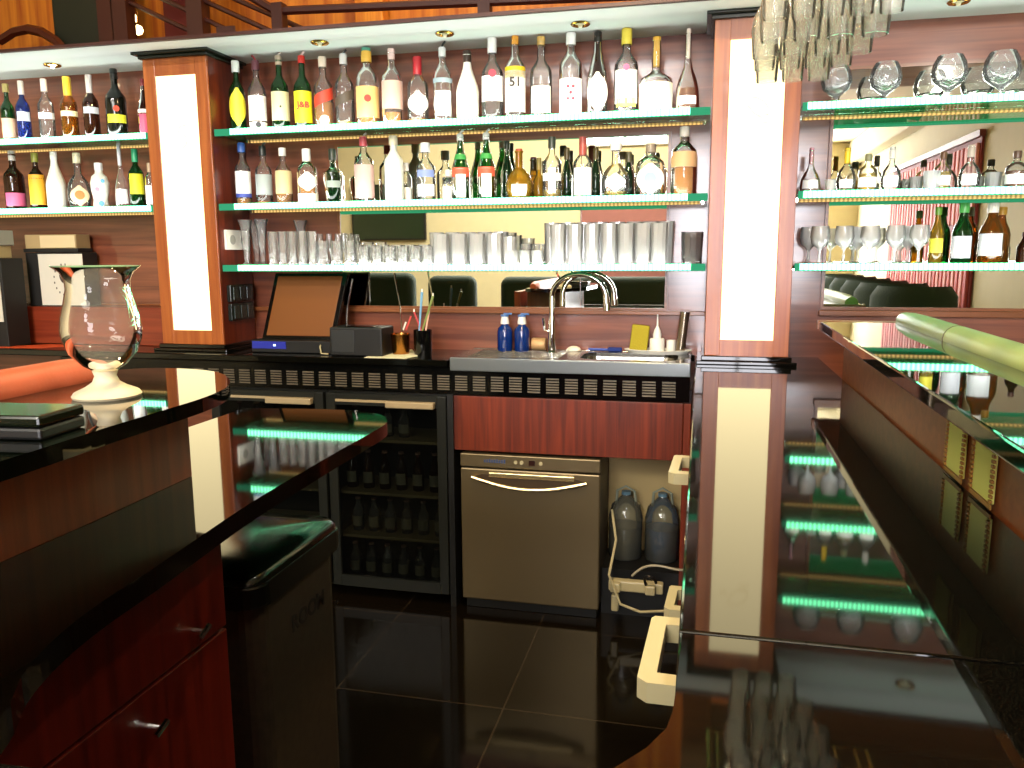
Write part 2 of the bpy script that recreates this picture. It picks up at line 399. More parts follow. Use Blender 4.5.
pillar('light_pillar', .0214, 'right cherry wood pillar with a tall glowing cream panel beside the hanging glasses', True)

# ------------------------------------------------------------------ glass shelves with LED edges
def shelf(label, x0, x1, zc, l0, l1):
    t = thing('glass_shelf', label, 'shelf', (0, 0, zc))
    MB().box(x0, x1, 3.222, 3.462, -.007, .007, .001).build('glass_plate', M_glassshelf, t)
    MB().box(x0+.001, x1-.001, 3.2165, 3.2215, -.0150, .0135).build('green_fringe_strip', M_fringe, t)  # added glowing strip for the green fringe around the lit edge
    MB().box(l0, l1, 3.2125, 3.216, -.0115, .0125).build('led_tape', M_led, t)
    MB().box(x0+.03, x1-.03, 3.458, 3.4645, -.013, -.0075).build('rear_led_tape', M_ledw, t)
    b = MB()
    for x in (x0+.02, x1-.02): b.box(x-.005, x+.005, 3.445, 3.47, -.016, -.0072)
    b.build('wall_bracket', M_chrome, t)
names = ['top', 'middle', 'lowest']
for i, z in enumerate(ZS):
    shelf('%s of three glass shelves between the two pillars, green-white lit edge' % names[i], -2.078, .016, z, -2.0, -.06 if i < 2 else -.04)
    shelf('%s of three glass shelves right of the right pillar, glowing white edge' % names[i], .342, 2.46, z, .36, 2.42)
shelf('upper glass shelf with glowing edge left of the left pillar', -3.9, -2.402, ZS[0], -3.88, -2.42)
shelf('lower glass shelf with glowing edge left of the left pillar', -3.9, -2.402, ZS[1], -3.88, -2.42)
TOP = [z+.0072 for z in ZS]
# neutral light the LED tapes throw upwards on the bottles and the soffit
for x, sx in ((-1.03, 2.0), (-3.1, 1.4), (1.4, 2.0)):
    for i, z in enumerate(ZS):
        if x < -3 and i == 2: continue
        area('led_glow', (x, 3.24, z+.012), sx, (math.radians(180-10), 0, 0), (3.8, 2.4, 3.6)[i], (.96, 1.0, .95), .03)

# ------------------------------------------------------------------ bottles
PROF = {  # (radius fraction, height fraction)
 'std':   [(.0, .0), (.9, .0), (1, .02), (1, .56), (.93, .62), (.6, .69), (.36, .74), (.32, .80), (.31, .93), (.36, .935), (.36, .96)],
 'tall':  [(.0, .0), (.92, .0), (1, .02), (1, .60), (.95, .66), (.55, .74), (.34, .80), (.31, .95), (.36, .96)],
 'slope': [(.0, .0), (.9, .0), (1, .02), (1, .45), (.9, .53), (.62, .66), (.40, .77), (.34, .84), (.33, .95), (.38, .96)],
 'short': [(.0, .0), (.92, .0), (1, .03), (1, .58), (.9, .68), (.55, .76), (.33, .80), (.31, .94), (.36, .96)],
 'tear':  [(.0, .0), (.85, .0), (1, .03), (1, .18), (.93, .30), (.7, .43), (.4, .54), (.25, .64), (.22, .95), (.28, .96)],
 'round': [(.0, .0), (.6, .0), (.85, .06), (1, .2), (1, .34), (.85, .48), (.55, .58), (.3, .64), (.26, .93), (.34, .95), (.34, .97)],
 'decanter': [(.0, .0), (.92, .0), (1, .03), (1, .42), (.9, .48), (.45, .54), (.28, .58), (.25, .95), (.28, .96)],
 'shaker': [(.0, .0), (.62, .0), (.7, .03), (1, .5), (.95, .58), (.5, .64), (.3, .7), (.28, .93), (.34, .96)],
 'beer':  [(.0, .0), (.92, .0), (1, .02), (1, .52), (.85, .62), (.5, .74), (.38, .85), (.36, .95), (.42, .955), (.42, .965)],
 'skull': [(.0, .0), (.7, .0), (.85, .08), (.75, .22), (.95, .42), (1, .58), (.8, .72), (.45, .78), (.4, .84), (.42, .95), (.46, .96)],
}
def prof_r(P, h):
    for (r0, z0), (r1, z1) in zip(P[1:], P[2:]):
        if z0 <= h <= z1: return r0+(r1-r0)*(h-z0)/max(1e-6, z1-z0)
    return P[-1][0]
GL = {
 'clear': glass('bottle clear', (.97, .98, .97), .09, (1, 1, .98), 1.4),
 'green': glass('bottle green', (.07, .33, .10), .22, (.02, .16, .03)),
 'dkgreen': glass('bottle dark green', (.05, .16, .05), .5, (.01, .05, .015)),
 'brown': glass('bottle brown', (.16, .05, .015), .5, (.06, .015, .005)),
 'blue': glass('bottle blue', (.08, .18, .6), .4, (.02, .06, .4)),
 'black': plain('bottle black', '#0c0f0a', .12),
 'white': plain('bottle white', '#efece0', .3),
 'frost': plain('bottle frosted', '#dfe3da', .35),
 'gold': glass('bottle honey', (.75, .5, .08), .35, (.6, .38, .03)),
 'ambglass': glass('bottle amber', (.65, .28, .04), .3, (.45, .16, .01)),
}
LQ = {'amber': glass('whisky', (.85, .42, .10), .75, (.80, .33, .05), 1.33), 'red': glass('red spirit', (.5, .1, .03), .45, (.3, .05, .02), 1.33),
      'gold': glass('golden spirit', (.9, .7, .15), .6, (.85, .6, .08), 1.33), 'brown': glass('dark spirit', (.3, .12, .05), .75, (.28, .09, .03), 1.33)}
def lm(col): return plain('label '+col, col, .55)
def bottle(u, v, vb, wpx, row, kind, g, liq, lab, cap, desc, name='liquor_bottle', y=3.33, txt=None, txtcol='#a01515', extra=None, group=None):
    sc = y/ (FPX*.985)
    a = at(u, v, y); zt = TOP[row]; h = a.z-zt
    W = wpx*sc/2*.97
    t = thing(name, desc, 'bottle', (a.x, y, zt+.0004), math.atan2(-a.x, y), group=group)
    P = PROF[kind]
    MB().lathe([(r*W, z*h*.985) for r, z in P], n=20).build('glass_body', GL[g], t, True)
    if liq:
        fr, lc = liq; pr_ = [(0, .012*h)]
        for r, z in P[1:]:
            if z < fr: pr_.append((r*W*.93, max(z, .012)*h*.985))
        rr = prof_r(P, fr)*W*.93
        pr_ += [(rr, fr*h*.985), (0, fr*h*.985)]
        MB().lathe(pr_, n=20).build('liquid', LQ[lc], t, True)
    if lab:
        for k, L_ in enumerate(lab if isinstance(lab, list) else [lab]):
            lo, hi, col = L_[:3]; span = L_[3] if len(L_) > 3 else 1.25
            n = 5; pts = []
            steps = [lo+(hi-lo)*i/n for i in range(n+1)]
            if len(L_) > 4 and L_[4] == 'oval':
                b = MB(); nv = 12; rows = []
                for i in range(nv+1):
                    zf = lo+(hi-lo)*i/nv; wd = span*math.sin(PI*min(1, max(0.04, i/nv)) if i < nv else .04*PI)
                    r = prof_r(P, zf)*W*1.02
                    rows.append([b.b.verts.new((r*math.sin(wd*(j/6-1)), -r*math.cos(wd*(j/6-1)), zf*h)) for j in range(13)])
                for A, B in zip(rows, rows[1:]):
                    for j in range(12): b.b.faces.new((A[j], A[j+1], B[j+1], B[j]))
            elif len(L_) > 4 and L_[4] == 'slant':
                b = MB(); rows = []
                for i in range(2):
                    rows.append([])
                    for j in range(13):
                        zf = lo+(hi-lo)*i + (j/12-.5)*.14
                        r = prof_r(P, zf)*W*1.02; th = span*(j/6-1)
                        rows[-1].append(b.b.verts.new((r*math.sin(th), -r*math.cos(th), zf*h)))
                for j in range(12): b.b.faces.new((rows[0][j], rows[0][j+1], rows[1][j+1], rows[1][j]))
            else:
                b = MB().lathe([(prof_r(P, zf)*W*1.018, zf*h) for zf in steps], n=14, a0=-PI/2-span, a1=-PI/2+span)
            b.build('front_label' if k == 0 else 'lower_label' if k == 1 else 'neck_label', lm(col), t, True)
    if cap:
        ccol, c0, c1, cr = cap[:4]
        r = cr*W
        MB().lathe([(0, c1*h), (r*.9, c1*h), (r, c1*h-.003), (r, c0*h), (r*.9, c0*h)], n=14).build('cap', plain('cap '+ccol, ccol, .35, cap[4] if len(cap) > 4 else 0), t, True)
    if txt:
        s, zf, sz = txt
        text_obj(s, sz*h, lm(txtcol), t, (0, -W*1.05-.003, zf*h))
    if extra: extra(t, W, h)
    return t
def pour(col, lean=1):
    def f(t, W, h):
        MB().tube([(0, 0, h*.95), (0, 0, h*1.0), (lean*.006, -.004, h*1.03), (lean*.014, -.008, h*1.05)], .0045, 7).build('pour_spout', plain('spout '+col, col, .3), t, True)
    return f
def seal(col, zf, r=.3, dx=0):
    def f(t, W, h):
        MB().lathe([(0, 0), (r*W, 0), (r*W, .0015), (0, .0015)], n=14).xf(Matrix.Translation((dx*W, -W*1.06, zf*h)) @ Matrix.Rotation(PI/2, 4, 'X')).build('emblem', lm(col), t)
    return f
def multi(*fs):
    def f(t, W, h):
        for g in fs: g(t, W, h)
    return f
CL = 'clear'
def yb(u): return 123-(u-225)*.0335       # shelf-top line in the photo, row 1
row1 = [
 (235, 61, 17, 'std', 'green', None, (.1, .62, '#e8dc3a', 1.4, 'oval'), ('#e8efe6', .84, 1.0, .5), 'green bottle with a bright yellow label and white cap next to the left pillar'),
 (255, 60, 19, 'std', CL, (.12, 'gold'), [(.16, .50, '#f2f1ea'), (.04, .14, '#efe8d8')], ('#6b3a44', .86, .99, .42), 'clear bottle with two white labels and a thin gold layer of spirit'),
 (278, 56, 19, 'std', 'green', None, [(.14, .52, '#cfc69a')], ('#b8a890', .88, 1.0, .36), 'green whiskey bottle with a cream label and a small dark crest'),
 (301, 56, 19, 'std', 'green', None, [(.1, .52, '#f0df20')], ('#c22a20', .90, 1.0, .4), 'green bottle with a yellow label lettered J&B in red'),
 (322, 57, 20, 'std', CL, (.38, 'amber'), [(.36, .52, '#c03a24', 1.3, 'slant')], ('#e6d6c0', .86, 1.0, .42), 'square amber whisky bottle with a slanted red label'),
 (343, 54, 20, 'std', CL, (.1, 'gold'), [(.34, .47, '#4a4034', 1.3, 'slant')], ('#d8d8d6', .86, 1.0, .4), 'clear whisky bottle with a slanted dark gold label'),
 (366, 50, 24, 'short', CL, (.13, 'amber'), [(.12, .52, '#d8b070')], ('#e8b84a', .84, .98, .44), 'bottle with a cream and gold label and a golden top with a green tip'),
 (391, 49, 22, 'tall', CL, (.18, 'amber'), [(.22, .58, '#cfa99c')], ('#e4c8c2', .86, 1.0, .33), 'clear bottle with a pink-white label over a little amber spirit'),
 (417, 57, 22, 'std', CL, (.1, 'amber'), [(.14, .48, '#f2ece4', 1.2, 'oval')], ('#b4202c', .74, 1.0, .40), 'short clear bottle with a red neck cap and shield-shaped white label'),
 (442, 46, 20, 'tall', CL, None, [(.10, .42, '#f1f1ee', .9), (.52, .58, '#8fa4b0')], ('#d9dcdc', .86, .98, .38), 'clear bottle with a narrow white label and black and white top'),
 (467, 51, 23, 'slope', 'white', None, [(.14, .34, '#e9e2cf', .5, 'oval')], ('#3a2a20', .84, 1.0, .36), 'white coconut rum style bottle with a black cap'),
 (492, 38, 22, 'std', CL, None, [(.24, .54, '#f3f3f1')], ('#f2f2f0', .82, 1.0, .42), 'clear bottle with a white label, red seal and white cap'),
 (515, 36, 21, 'tall', CL, None, [(.10, .58, '#f2efe8'), (.50, .63, '#f2c820')], ('#e8a030', .90, 1.0, .34), 'clear bottle with a white and yellow label numbered 51'),
 (541, 37, 22, 'std', CL, None, [(.08, .40, '#efe9dc', 1.0)], ('#d9b060', .90, 1.0, .36), 'clear bottle with a ringed neck, pale gold top and small cream label'),
 (571, 33, 23, 'tall', CL, None, [(.04, .46, '#eff0ee', 1.2)], ('#f4f4f2', .86, 1.0, .42), 'clear square bottle with a white label dotted in red'),
 (598, 32, 21, 'slope', 'brown', None, [(.06, .52, '#f2f1ea', 1.2, 'oval')], ('#1a140e', .88, 1.0, .36), 'dark brown bottle with a tall white oval label'),
 (627, 29, 23, 'std', CL, None, [(.14, .52, '#f4f2e6', 1.1), (.10, .2, '#f0dc5a', .9)], ('#e8d44a', .82, 1.0, .44), 'clear bottle with a tall yellow cap and white label with a pink seal'),
 (657, 37, 32, 'decanter', CL, None, [(.06, .40, '#f2ead0', 1.3)], ('#d9a93a', .62, 1.0, .24), 'wide decanter bottle with a long golden neck and cream label'),
 (689, 29, 23, 'tear', CL, (.30, 'brown'), [(.10, .2, '#f4f4f2', .8)], ('#e9dccc', .66, 1.0, .18), 'teardrop bottle with long pale neck and brown liqueur next to the right pillar'),
]
for i, (u, v, wp, k, g, lq, lb, cp, ds) in enumerate(row1):
    kw = {}
    if i == 1: kw['extra'] = multi(pour('#8a3038', -1), seal('#2c2c30', .10, .3))
    if i == 2: kw = dict(extra=multi(pour('#c8c0b4', 1), seal('#28301c', .32, .12)))
    if i == 3: kw = dict(txt=('J&B', .33, .115), txtcol='#c02a18', extra=pour('#e9d4cc', 1))
    if i == 5: kw = dict(extra=pour('#2a2a2a', 1))
    if i == 4: kw = dict(extra=seal('#f0e8dc', .12, .5))
    if i == 6: kw = dict(extra=multi(seal('#b03020', .36, .3), lambda t, W, h: MB().lathe([(0, .98*h), (.4*W, .98*h), (.4*W, 1.02*h), (0, 1.02*h)], n=12).build('cap_tip', plain('green tip', '#4f9a86', .4), t)))
    if i == 9: kw = dict(extra=pour('#22262a', 1))
    if i == 10: kw = dict(extra=lambda t, W, h: MB().tube([(.45*W*math.cos(a/5), -W*1.06, .27*h+.05*h*math.sin(a/5)) for a in range(30)], .0009, 5).tube([(-.2*W, -W*1.07, .24*h), (0, -W*1.07, .3*h), (.2*W, -W*1.07, .24*h)], .0009, 5).build('swirl_emblem', lm('#5a4a38'), t))
    if i == 11: kw = dict(extra=seal('#c8304a', .56, .34))
    if i == 12: kw = dict(txt=('51', .44, .15), txtcol='#2a2018')
    if i == 14: kw = dict(extra=multi(*[seal('#cf3048', zf, .13, dx) for zf, dx in ((.36, -.22), (.36, .22), (.29, 0), (.22, -.22), (.22, .22))]))
    if i == 16: kw = dict(extra=seal('#d8608a', .54, .26))
    bottle(u, v, yb(u), wp, 0, k, g, lq, lb, cp, ds, group='bottles on the top shelf between the pillars', **kw)
def yb2(u): return 200.5-(u-215)*.0195
row2 = [
 (241, 143, 17, 'std', CL, (.12, 'amber'), [(.2, .55, '#eef0f0'), (.14, .2, '#3a4a9a')], ('#3a5fa8', .85, 1.0, .5), 'clear bottle with a blue cap and a white and blue label', 3.33),
 (262, 146, 18, 'std', CL, (.08, 'amber'), [(.18, .52, '#9aa2a2')], ('#1f2424', .84, 1.0, .42), 'square clear bottle with a grey label and black top', 3.33),
 (282, 148, 18, 'std', CL, (.5, 'amber'), [(.2, .6, '#cdb98a')], ('#efeae2', .86, 1.0, .44), 'amber bottle with a cream label and white cap', 3.33),
 (306, 149, 22, 'short', CL, (.45, 'amber'), [(.24, .58, '#f0e9e2', 1.1, 'oval'), (.03, .2, '#efe6da')], ('#f0eee8', .78, 1.0, .42), 'clear orange-tinted bottle with a wavy white label', 3.33),
 (332, 149, 22, 'shaker', 'dkgreen', None, [(.3, .42, '#8f9a92', .8)], ('#2b352c', .8, 1.0, .36), 'dark jug-shaped bottle wider at the shoulders', 3.33),
 (363, 137, 21, 'tall', CL, None, [(.08, .58, '#cfaaa4')], ('#c7545c', .86, 1.0, .4), 'clear bottle with a tall pinkish label and red and white spout', 3.33),
 (393, 136, 20, 'tall', 'frost', None, [(.1, .45, '#efeae0', .8)], ('#e9ddc0', .86, 1.0, .46), 'white frosted bottle with a cream cap', 3.33),
 (406, 163, 11, 'short', CL, None, [(.1, .4, '#e8e8e4')], ('#e8e6e0', .8, 1.0, .5), 'small clear miniature bottle beside the white frosted bottle', 3.40),
 (425, 143, 20, 'std', CL, None, [(.42, .54, '#7f90c8', 1.0), (.1, .3, '#e9ebee', 1.0)], ('#e9eaec', .84, 1.0, .5), 'clear vodka bottle with blue lettering band', 3.33),
 (448, 170, 13, 'short', CL, None, [(.1, .5, '#efeeea')], ('#e6e2da', .8, 1.0, .5), 'little clear bottle beside the two green vermouth bottles', 3.40),
 (460, 134, 19, 'slope', 'green', None, [(.06, .48, '#f1efe8', .55), (.36, .5, '#cf5a40', 1.1), (.62, .7, '#3a9a4a', 1.4)], ('#e8e8e2', .9, 1.0, .36), 'left of the two matching green vermouth bottles with a red and white label', 3.33),
 (486, 133, 19, 'slope', 'green', None, [(.06, .48, '#f1efe8', .55), (.36, .5, '#cf5a40', 1.1), (.62, .7, '#3a9a4a', 1.4)], ('#e8e8e2', .9, 1.0, .36), 'right of the two matching green vermouth bottles with a red and white label', 3.33),
 (507, 141, 13, 'slope', 'dkgreen', None, None, ('#2a3022', .86, 1.0, .4), 'slim unlabelled dark green bottle', 3.43),
 (519, 149, 27, 'round', 'gold', (.4, 'gold'), [(.08, .3, '#efe8c8', .6)], ('#9a4a3a', .72, 1.0, .26), 'round honey-coloured bottle with a brown stopper', 3.32),
 (539, 158, 14, 'round', 'gold', None, None, ('#8a7a3a', .72, 1.0, .36), 'small round yellow bottle', 3.41),
 (552, 137, 19, 'std', CL, (.16, 'gold'), [(.3, .42, '#eff0ea', 1.2), (.1, .5, '#e9ece6', .4)], ('#3c4038', .82, 1.0, .4), 'clear bottle with a cross-shaped white label and yellow-tinted base', 3.33),
 (567, 148, 11, 'slope', 'dkgreen', None, None, ('#4a3c1a', .78, 1.0, .5), 'thin dark green bottle behind the row with a brown neck', 3.42),
 (583, 137, 19, 'std', CL, None, [(.06, .5, '#eeebe6', 1.1)], ('#a85048', .7, 1.0, .4), 'clear bottle with a white label and long red-brown neck wrap', 3.33),
 (596, 148, 11, 'slope', 'dkgreen', None, None, ('#574a22', .78, 1.0, .5), 'thin greenish bottle between two clear bottles', 3.42),
 (616, 143, 27, 'round', CL, (.12, 'gold'), [(.12, .44, '#f3f2ee', .8, 'oval')], ('#e6e6e0', .86, 1.0, .42), 'rounded clear bottle with an arched white label and yellow base', 3.32),
 (629, 152, 13, 'slope', 'dkgreen', None, None, ('#5a5436', .78, 1.0, .5), 'dark bottle half hidden behind the arched-label bottle', 3.42),
 (651, 144, 28, 'short', CL, None, [(.06, .62, '#eff0f2', 1.2, 'oval')], ('#8a7f72', .84, 1.0, .36), 'rounded clear bottle with a white label and a blue disc', 3.32),
 (685, 127, 25, 'short', CL, (.42, 'amber'), [(.42, .64, '#cfa87c', 1.2)], ('#cfc9bf', .86, 1.0, .38), 'whisky bottle with a peach label over amber spirit at the right end', 3.33),
]
for i, (u, v, wp, k, g, lq, lb, cp, ds, y) in enumerate(row2):
    kw = {}
    if i == 1: kw['extra'] = pour('#2a2f2f', 1)
    if i == 3: kw = dict(extra=lambda t, W, h: MB().tube([(-.5*W, -W*1.06, .5*h), (.1*W, -W*1.09, .46*h), (-.1*W, -W*1.09, .38*h), (.5*W, -W*1.06, .32*h)], .0012, 5).build('wavy_mark', lm('#5a5a62'), t))
    if i == 5: kw = dict(extra=pour('#d8d0cc', 1))
    if i in (10, 11): kw = dict(extra=pour('#dfe3e2', 1))
    if i == 21: kw = dict(extra=seal('#8fa0cc', .34, .42))
    bottle(u, v, yb2(u), wp, 1, k, g, lq, lb, cp, ds, y=y, group='bottles on the second shelf between the pillars', **kw)
rowL1 = [
 (5, 84, 15, 'std', 'green', [(.1, .42, '#d8b090')], ('#b0a060', .86, 1.0, .45), 'green bottle with a tan label at the left edge'),
 (20, 81, 15, 'std', 'blue', [(.35, .5, '#c8d0dc', 1.0)], ('#e8ddd0', .78, 1.0, .42), 'blue bottle with a white cap'),
 (43, 79, 17, 'std', CL, [(.36, .46, '#efefe9', 1.2)], ('#f0e2da', .80, 1.0, .40), 'clear bottle with a white band and white-pink neck'),
 (66, 77, 18, 'std', 'ambglass', [(.38, .46, '#f2e6b0', 1.2)], ('#f4cf3a', .62, 1.0, .48), 'amber bottle with a bright yellow neck wrap'),
 (88, 75, 17, 'std', 'brown', [(.4, .5, '#b8bcc0', 1.1)], ('#dcd6d0', .72, 1.0, .40), 'dark bottle with a silver band and pale neck'),
 (113, 69, 22, 'std', 'black', [(.22, .34, '#c6c22a', 1.0)], ('#101008', .86, 1.0, .36), 'big black-green bottle with a yellow label and red emblem'),
 (142, 79, 14, 'slope', 'brown', [(.08, .40, '#b8405a', 1.0), (.42, .48, '#efe6da', 1.2)], ('#7a1a28', .88, 1.0, .36), 'dark wine-style bottle with a crimson label by the left pillar'),
]
for i, (u, v, wp, k, g, lb, cp, ds) in enumerate(rowL1):
    bottle(u, v, 146-.068*u-3, wp, 0, k, g, None, lb, cp, ds+', upper left shelf', group='bottles on the upper left shelf', extra=seal('#c03a1c', .42, .3) if i == 5 else None)
rowL2 = [
 (11, 151, 22, 'std', 'brown', [(.08, .3, '#c85a80', 1.1)], ('#cfc8c0', .84, 1.0, .34), 'dark bottle with a pink label'),
 (34, 153, 18, 'std', 'brown', [(.1, .62, '#e8a82c', 1.2)], ('#8a8a3a', .84, 1.0, .42), 'brown bottle with a golden label'),
 (53, 152, 21, 'slope', 'white', [(.3, .5, '#e8e4da', .7)], ('#efece4', .88, 1.0, .36), 'white bottle with a sloping shoulder'),
 (76, 153, 25, 'round', CL, [(.06, .42, '#e8c8a0', .9, 'oval')], ('#d9d2b0', .82, 1.0, .34), 'round clear bottle with an orange disc emblem'),
 (98, 163, 20, 'skull', 'frost', None, ('#d9dfe6', .84, 1.0, .45), 'pale figure-shaped bottle with blue and pink marks'),
 (118, 143, 15, 'tear', CL, [(.08, .3, '#f3f1ef', .9)], ('#d5d6da', .66, 1.0, .28), 'slim tall clear bottle with a silver neck'),
 (134, 149, 17, 'std', 'green', [(.24, .58, '#d9d22a', 1.0)], ('#2a9a6a', .78, 1.0, .4), 'green bottle with a yellow label and teal cap'),
 (149, 163, 12, 'short', CL, [(.1, .5, '#e9dcd2')], ('#b89a7a', .8, 1.0, .45), 'small clear bottle tucked against the left pillar'),
]
for i, (u, v, wp, k, g, lb, cp, ds) in enumerate(rowL2):
    ex = None
    if i == 3: ex = seal('#d0682c', .25, .42)
    if i == 4: ex = multi(seal('#4a86c8', .12, .3), seal('#d88aa0', .42, .25, -.3), seal('#5aa0c8', .6, .22, .3))
    bottle(u, v, 214-.05*u-2, wp, 1, k, g, None, lb, cp, ds+', lower left shelf', group='bottles on the lower left shelf', extra=ex)
rowR2 = [
 (812, 148, 19, 'tear', CL, None, [(.12, .3, '#f2f2f0', .8)], ('#c890a0', .66, 1.0, .22), 'clear teardrop bottle with a pink-tinted neck beside the right pillar', 3.33),
 (848, 148, 17, 'round', CL, None, [(.12, .3, '#f6f6f0', .7)], ('#e0c030', .66, 1.0, .3), 'clear round-bodied bottle with a yellow neck', 3.33),
 (869, 154, 16, 'std', CL, (.5, 'gold'), [(.15, .4, '#f0f0ec')], ('#7f7f60', .82, 1.0, .4), 'clear straight bottle with a dull green cap', 3.33),
 (893, 147, 17, 'round', CL, None, [(.12, .36, '#f6f6f2', .8)], ('#d9d5cc', .74, 1.0, .32), 'clear bottle with a shiny round body and pale neck', 3.33),
 (944, 152, 14, 'std', CL, (.5, 'gold'), [(.15, .4, '#efefe9')], ('#6b4b33', .82, 1.0, .4), 'slim clear bottle with a brown cap before the pink screen reflection', 3.33),
 (972, 145, 18, 'round', CL, None, [(.12, .36, '#f6f6f2', .7)], ('#b8a89a', .74, 1.0, .32), 'tall clear bottle with a bulbous body right of the brown-capped one', 3.33),
 (1018, 151, 17, 'std', CL, (.5, 'brown'), [(.15, .4, '#efefe9')], ('#5a4438', .82, 1.0, .4), 'clear bottle at the right edge of the photo', 3.33),
]
for (u, v, wp, k, g, lq, lb, cp, ds, y) in rowR2:
    bottle(u, v, 189.5+(u-800)*.006, wp, 1, k, g, lq, lb, cp, ds+', right bay', y=y, group='bottles on the middle right shelf')
for (u, v, wp, g, lb, cp, ds, y) in [
 (939, 207, 12, 'gold', [(.2, .45, '#c8c23a', 1.1)], ('#5a8a2a', .86, 1.0, .5), 'slim yellow-green beer bottle, leftmost of the beers', 3.33),
 (965, 203, 17, 'green', [(.1, .46, '#b8bcc4', 1.1)], ('#4a9a4a', .84, 1.0, .5), 'green beer bottle with a silver label', 3.33),
 (994, 203, 20, 'ambglass', [(.14, .5, '#c3c7c9', 1.1)], ('#d9d2c8', .84, 1.0, .46), 'amber beer bottle with a silver and dark label', 3.33),
 (1003, 207, 16, 'ambglass', None, ('#b8862c', .86, 1.0, .46), 'plain amber beer bottle behind the silver-labelled one', 3.42),
 (1026, 232, 12, 'brown', None, ('#402010', .86, 1.0, .46), 'brown beer bottle cut by the right edge of the photo', 3.36)]:
    bottle(u, v, 263.5, wp, 2, 'beer', g, None, lb, cp, ds+', right bay', name='beer_bottle', y=y, group='beer bottles on the lowest right shelf')

# ------------------------------------------------------------------ glasses
def gmesh(kind):
    """unit glasses: outer wall then inner wall; returns profile in metres"""
    if kind == 'highball': return [(0, 0), (.026, 0), (.028, .004), (.033, .135), (.0315, .135), (.026, .012), (0, .012)]
    if kind == 'tumbler': return [(0, 0), (.034, 0), (.036, .005), (.040, .118), (.038, .118), (.033, .014), (0, .014)]
    if kind == 'short': return [(0, 0), (.027, 0), (.030, .005), (.036, .086), (.0345, .086), (.027, .012), (0, .012)]
    if kind == 'shot': return [(0, 0), (.019, 0), (.021, .004), (.025, .062), (.0238, .062), (.018, .014), (0, .014)]
    if kind == 'trumpet': return [(0, 0), (.026, 0), (.027, .004), (.012, .018), (.014, .05), (.020, .12), (.024, .17), (.036, .205), (.0345, .205), (.0225, .17), (.0185, .12), (.012, .06), (0, .055)]
    if kind == 'cordial': return [(0, 0), (.024, 0), (.024, .003), (.005, .008), (.005, .055), (.016, .075), (.020, .10), (.018, .135), (.017, .135), (.0185, .10), (.014, .077), (0, .066)]
    if kind == 'wine': return [(0, 0), (.032, 0), (.031, .003), (.006, .010), (.004, .05), (.010, .062), (.030, .080), (.036, .105), (.031, .145), (.0297, .145), (.0345, .105), (.028, .083), (0, .068)]
    if kind == 'snifter': return [(0, 0), (.037, 0), (.036, .003), (.007, .010), (.006, .038), (.020, .050), (.048, .075), (.056, .105), (.050, .140), (.038, .165), (.0365, .165), (.0485, .140), (.0545, .105), (.046, .078), (0, .058)]
    if kind == 'bigwine': return [(0, 0), (.036, 0), (.035, .003), (.006, .010), (.0045, .095), (.015, .105), (.036, .13), (.042, .16), (.036, .215), (.0345, .215), (.0405, .16), (.034, .133), (0, .112)]
    if kind == 'flute': return [(0, 0), (.031, 0), (.030, .003), (.005, .010), (.004, .075), (.012, .09), (.023, .13), (.027, .19), (.024, .235), (.023, .235), (.0255, .19), (.021, .13), (0, .093)]
GM = {}
def glassware(kind, name, label, loc, group, mat=None, s=1.0, flip=False, rz=0):
    if (kind, mat) not in GM:
        cut = kind in ('highball', 'tumbler', 'shot', 'short')
        o = MB().lathe(gmesh(kind), n=11 if cut else 20).build(name, mat or M_clear, None, not cut); GM[(kind, mat)] = o.data
    else:
        o = bpy.data.objects.new(name, GM[(kind, mat)]); C.objects.link(o)
    o.location = loc; o.scale = s if isinstance(s, tuple) else (s, s, s)
    o.rotation_euler = (PI if flip else 0, 0, rz)
    tag(o, label, 'glass', group)
    return o
def X_at(u, y): return at(u, 240, y).x
z3 = TOP[2]+.0004
for k, (u, y, h) in enumerate(((246, 3.29, 1.0), (262, 3.35, 1.02), (301, 3.425, 1.0), (256, 3.42, .98))):
    glassware('trumpet', 'beer_glass', ['tall flared pilsner glass at the left end of the lowest middle shelf', 'tall flared pilsner glass second from the left on the lowest middle shelf', 'flared pilsner glass rising behind the highball glasses', 'flared pilsner glass at the back by the white socket'][k],
              (X_at(u, y), y, z3), 'flared pilsner glasses', s=(.92, .92, h))
hx = [272, 282, 292, 302, 312, 276, 288, 299, 310]
for k, u in enumerate(hx):
    y = 3.28 if k < 5 else 3.36
    glassware('highball', 'highball_glass', 'plain narrow highball glass in the cluster beside the flared pilsner glasses', (X_at(u, y), y, z3), 'narrow highball glasses at the left of the lowest middle shelf', s=(.62, .62, 1.12))
for k, u in enumerate((322, 336, 350)):
    glassware('tumbler', 'cut_tumbler', 'cut glass tumbler in the row between the highballs and the short tumblers', (X_at(u, 3.29), 3.29, z3), 'cut tumblers on the lowest middle shelf', s=(.72, .72, .92))
for k, u in enumerate((320, 329, 338, 344)):
    glassware('cordial', 'cordial_glass', 'small stemmed cordial glass behind the cut tumblers', (X_at(u, 3.40), 3.40, z3), 'cordial glasses behind the cut tumblers', s=(.7, .7, 1.05))
for k, u in enumerate((364, 377, 390, 403, 416, 428)):
    glassware('short', 'short_tumbler', 'short clear tumbler in the front rank left of the bright tumblers', (X_at(u, 3.28), 3.28, z3), 'short tumblers on the lowest middle shelf, front', s=(.74, .74, .95))
for k, u in enumerate((358, 371, 384, 397, 410, 424)):
    glassware('short', 'short_tumbler', 'short clear tumbler in the back rank left of the bright tumblers', (X_at(u, 3.37), 3.37, z3), 'short tumblers on the lowest middle shelf, back', s=(.75, .75, 1.05))
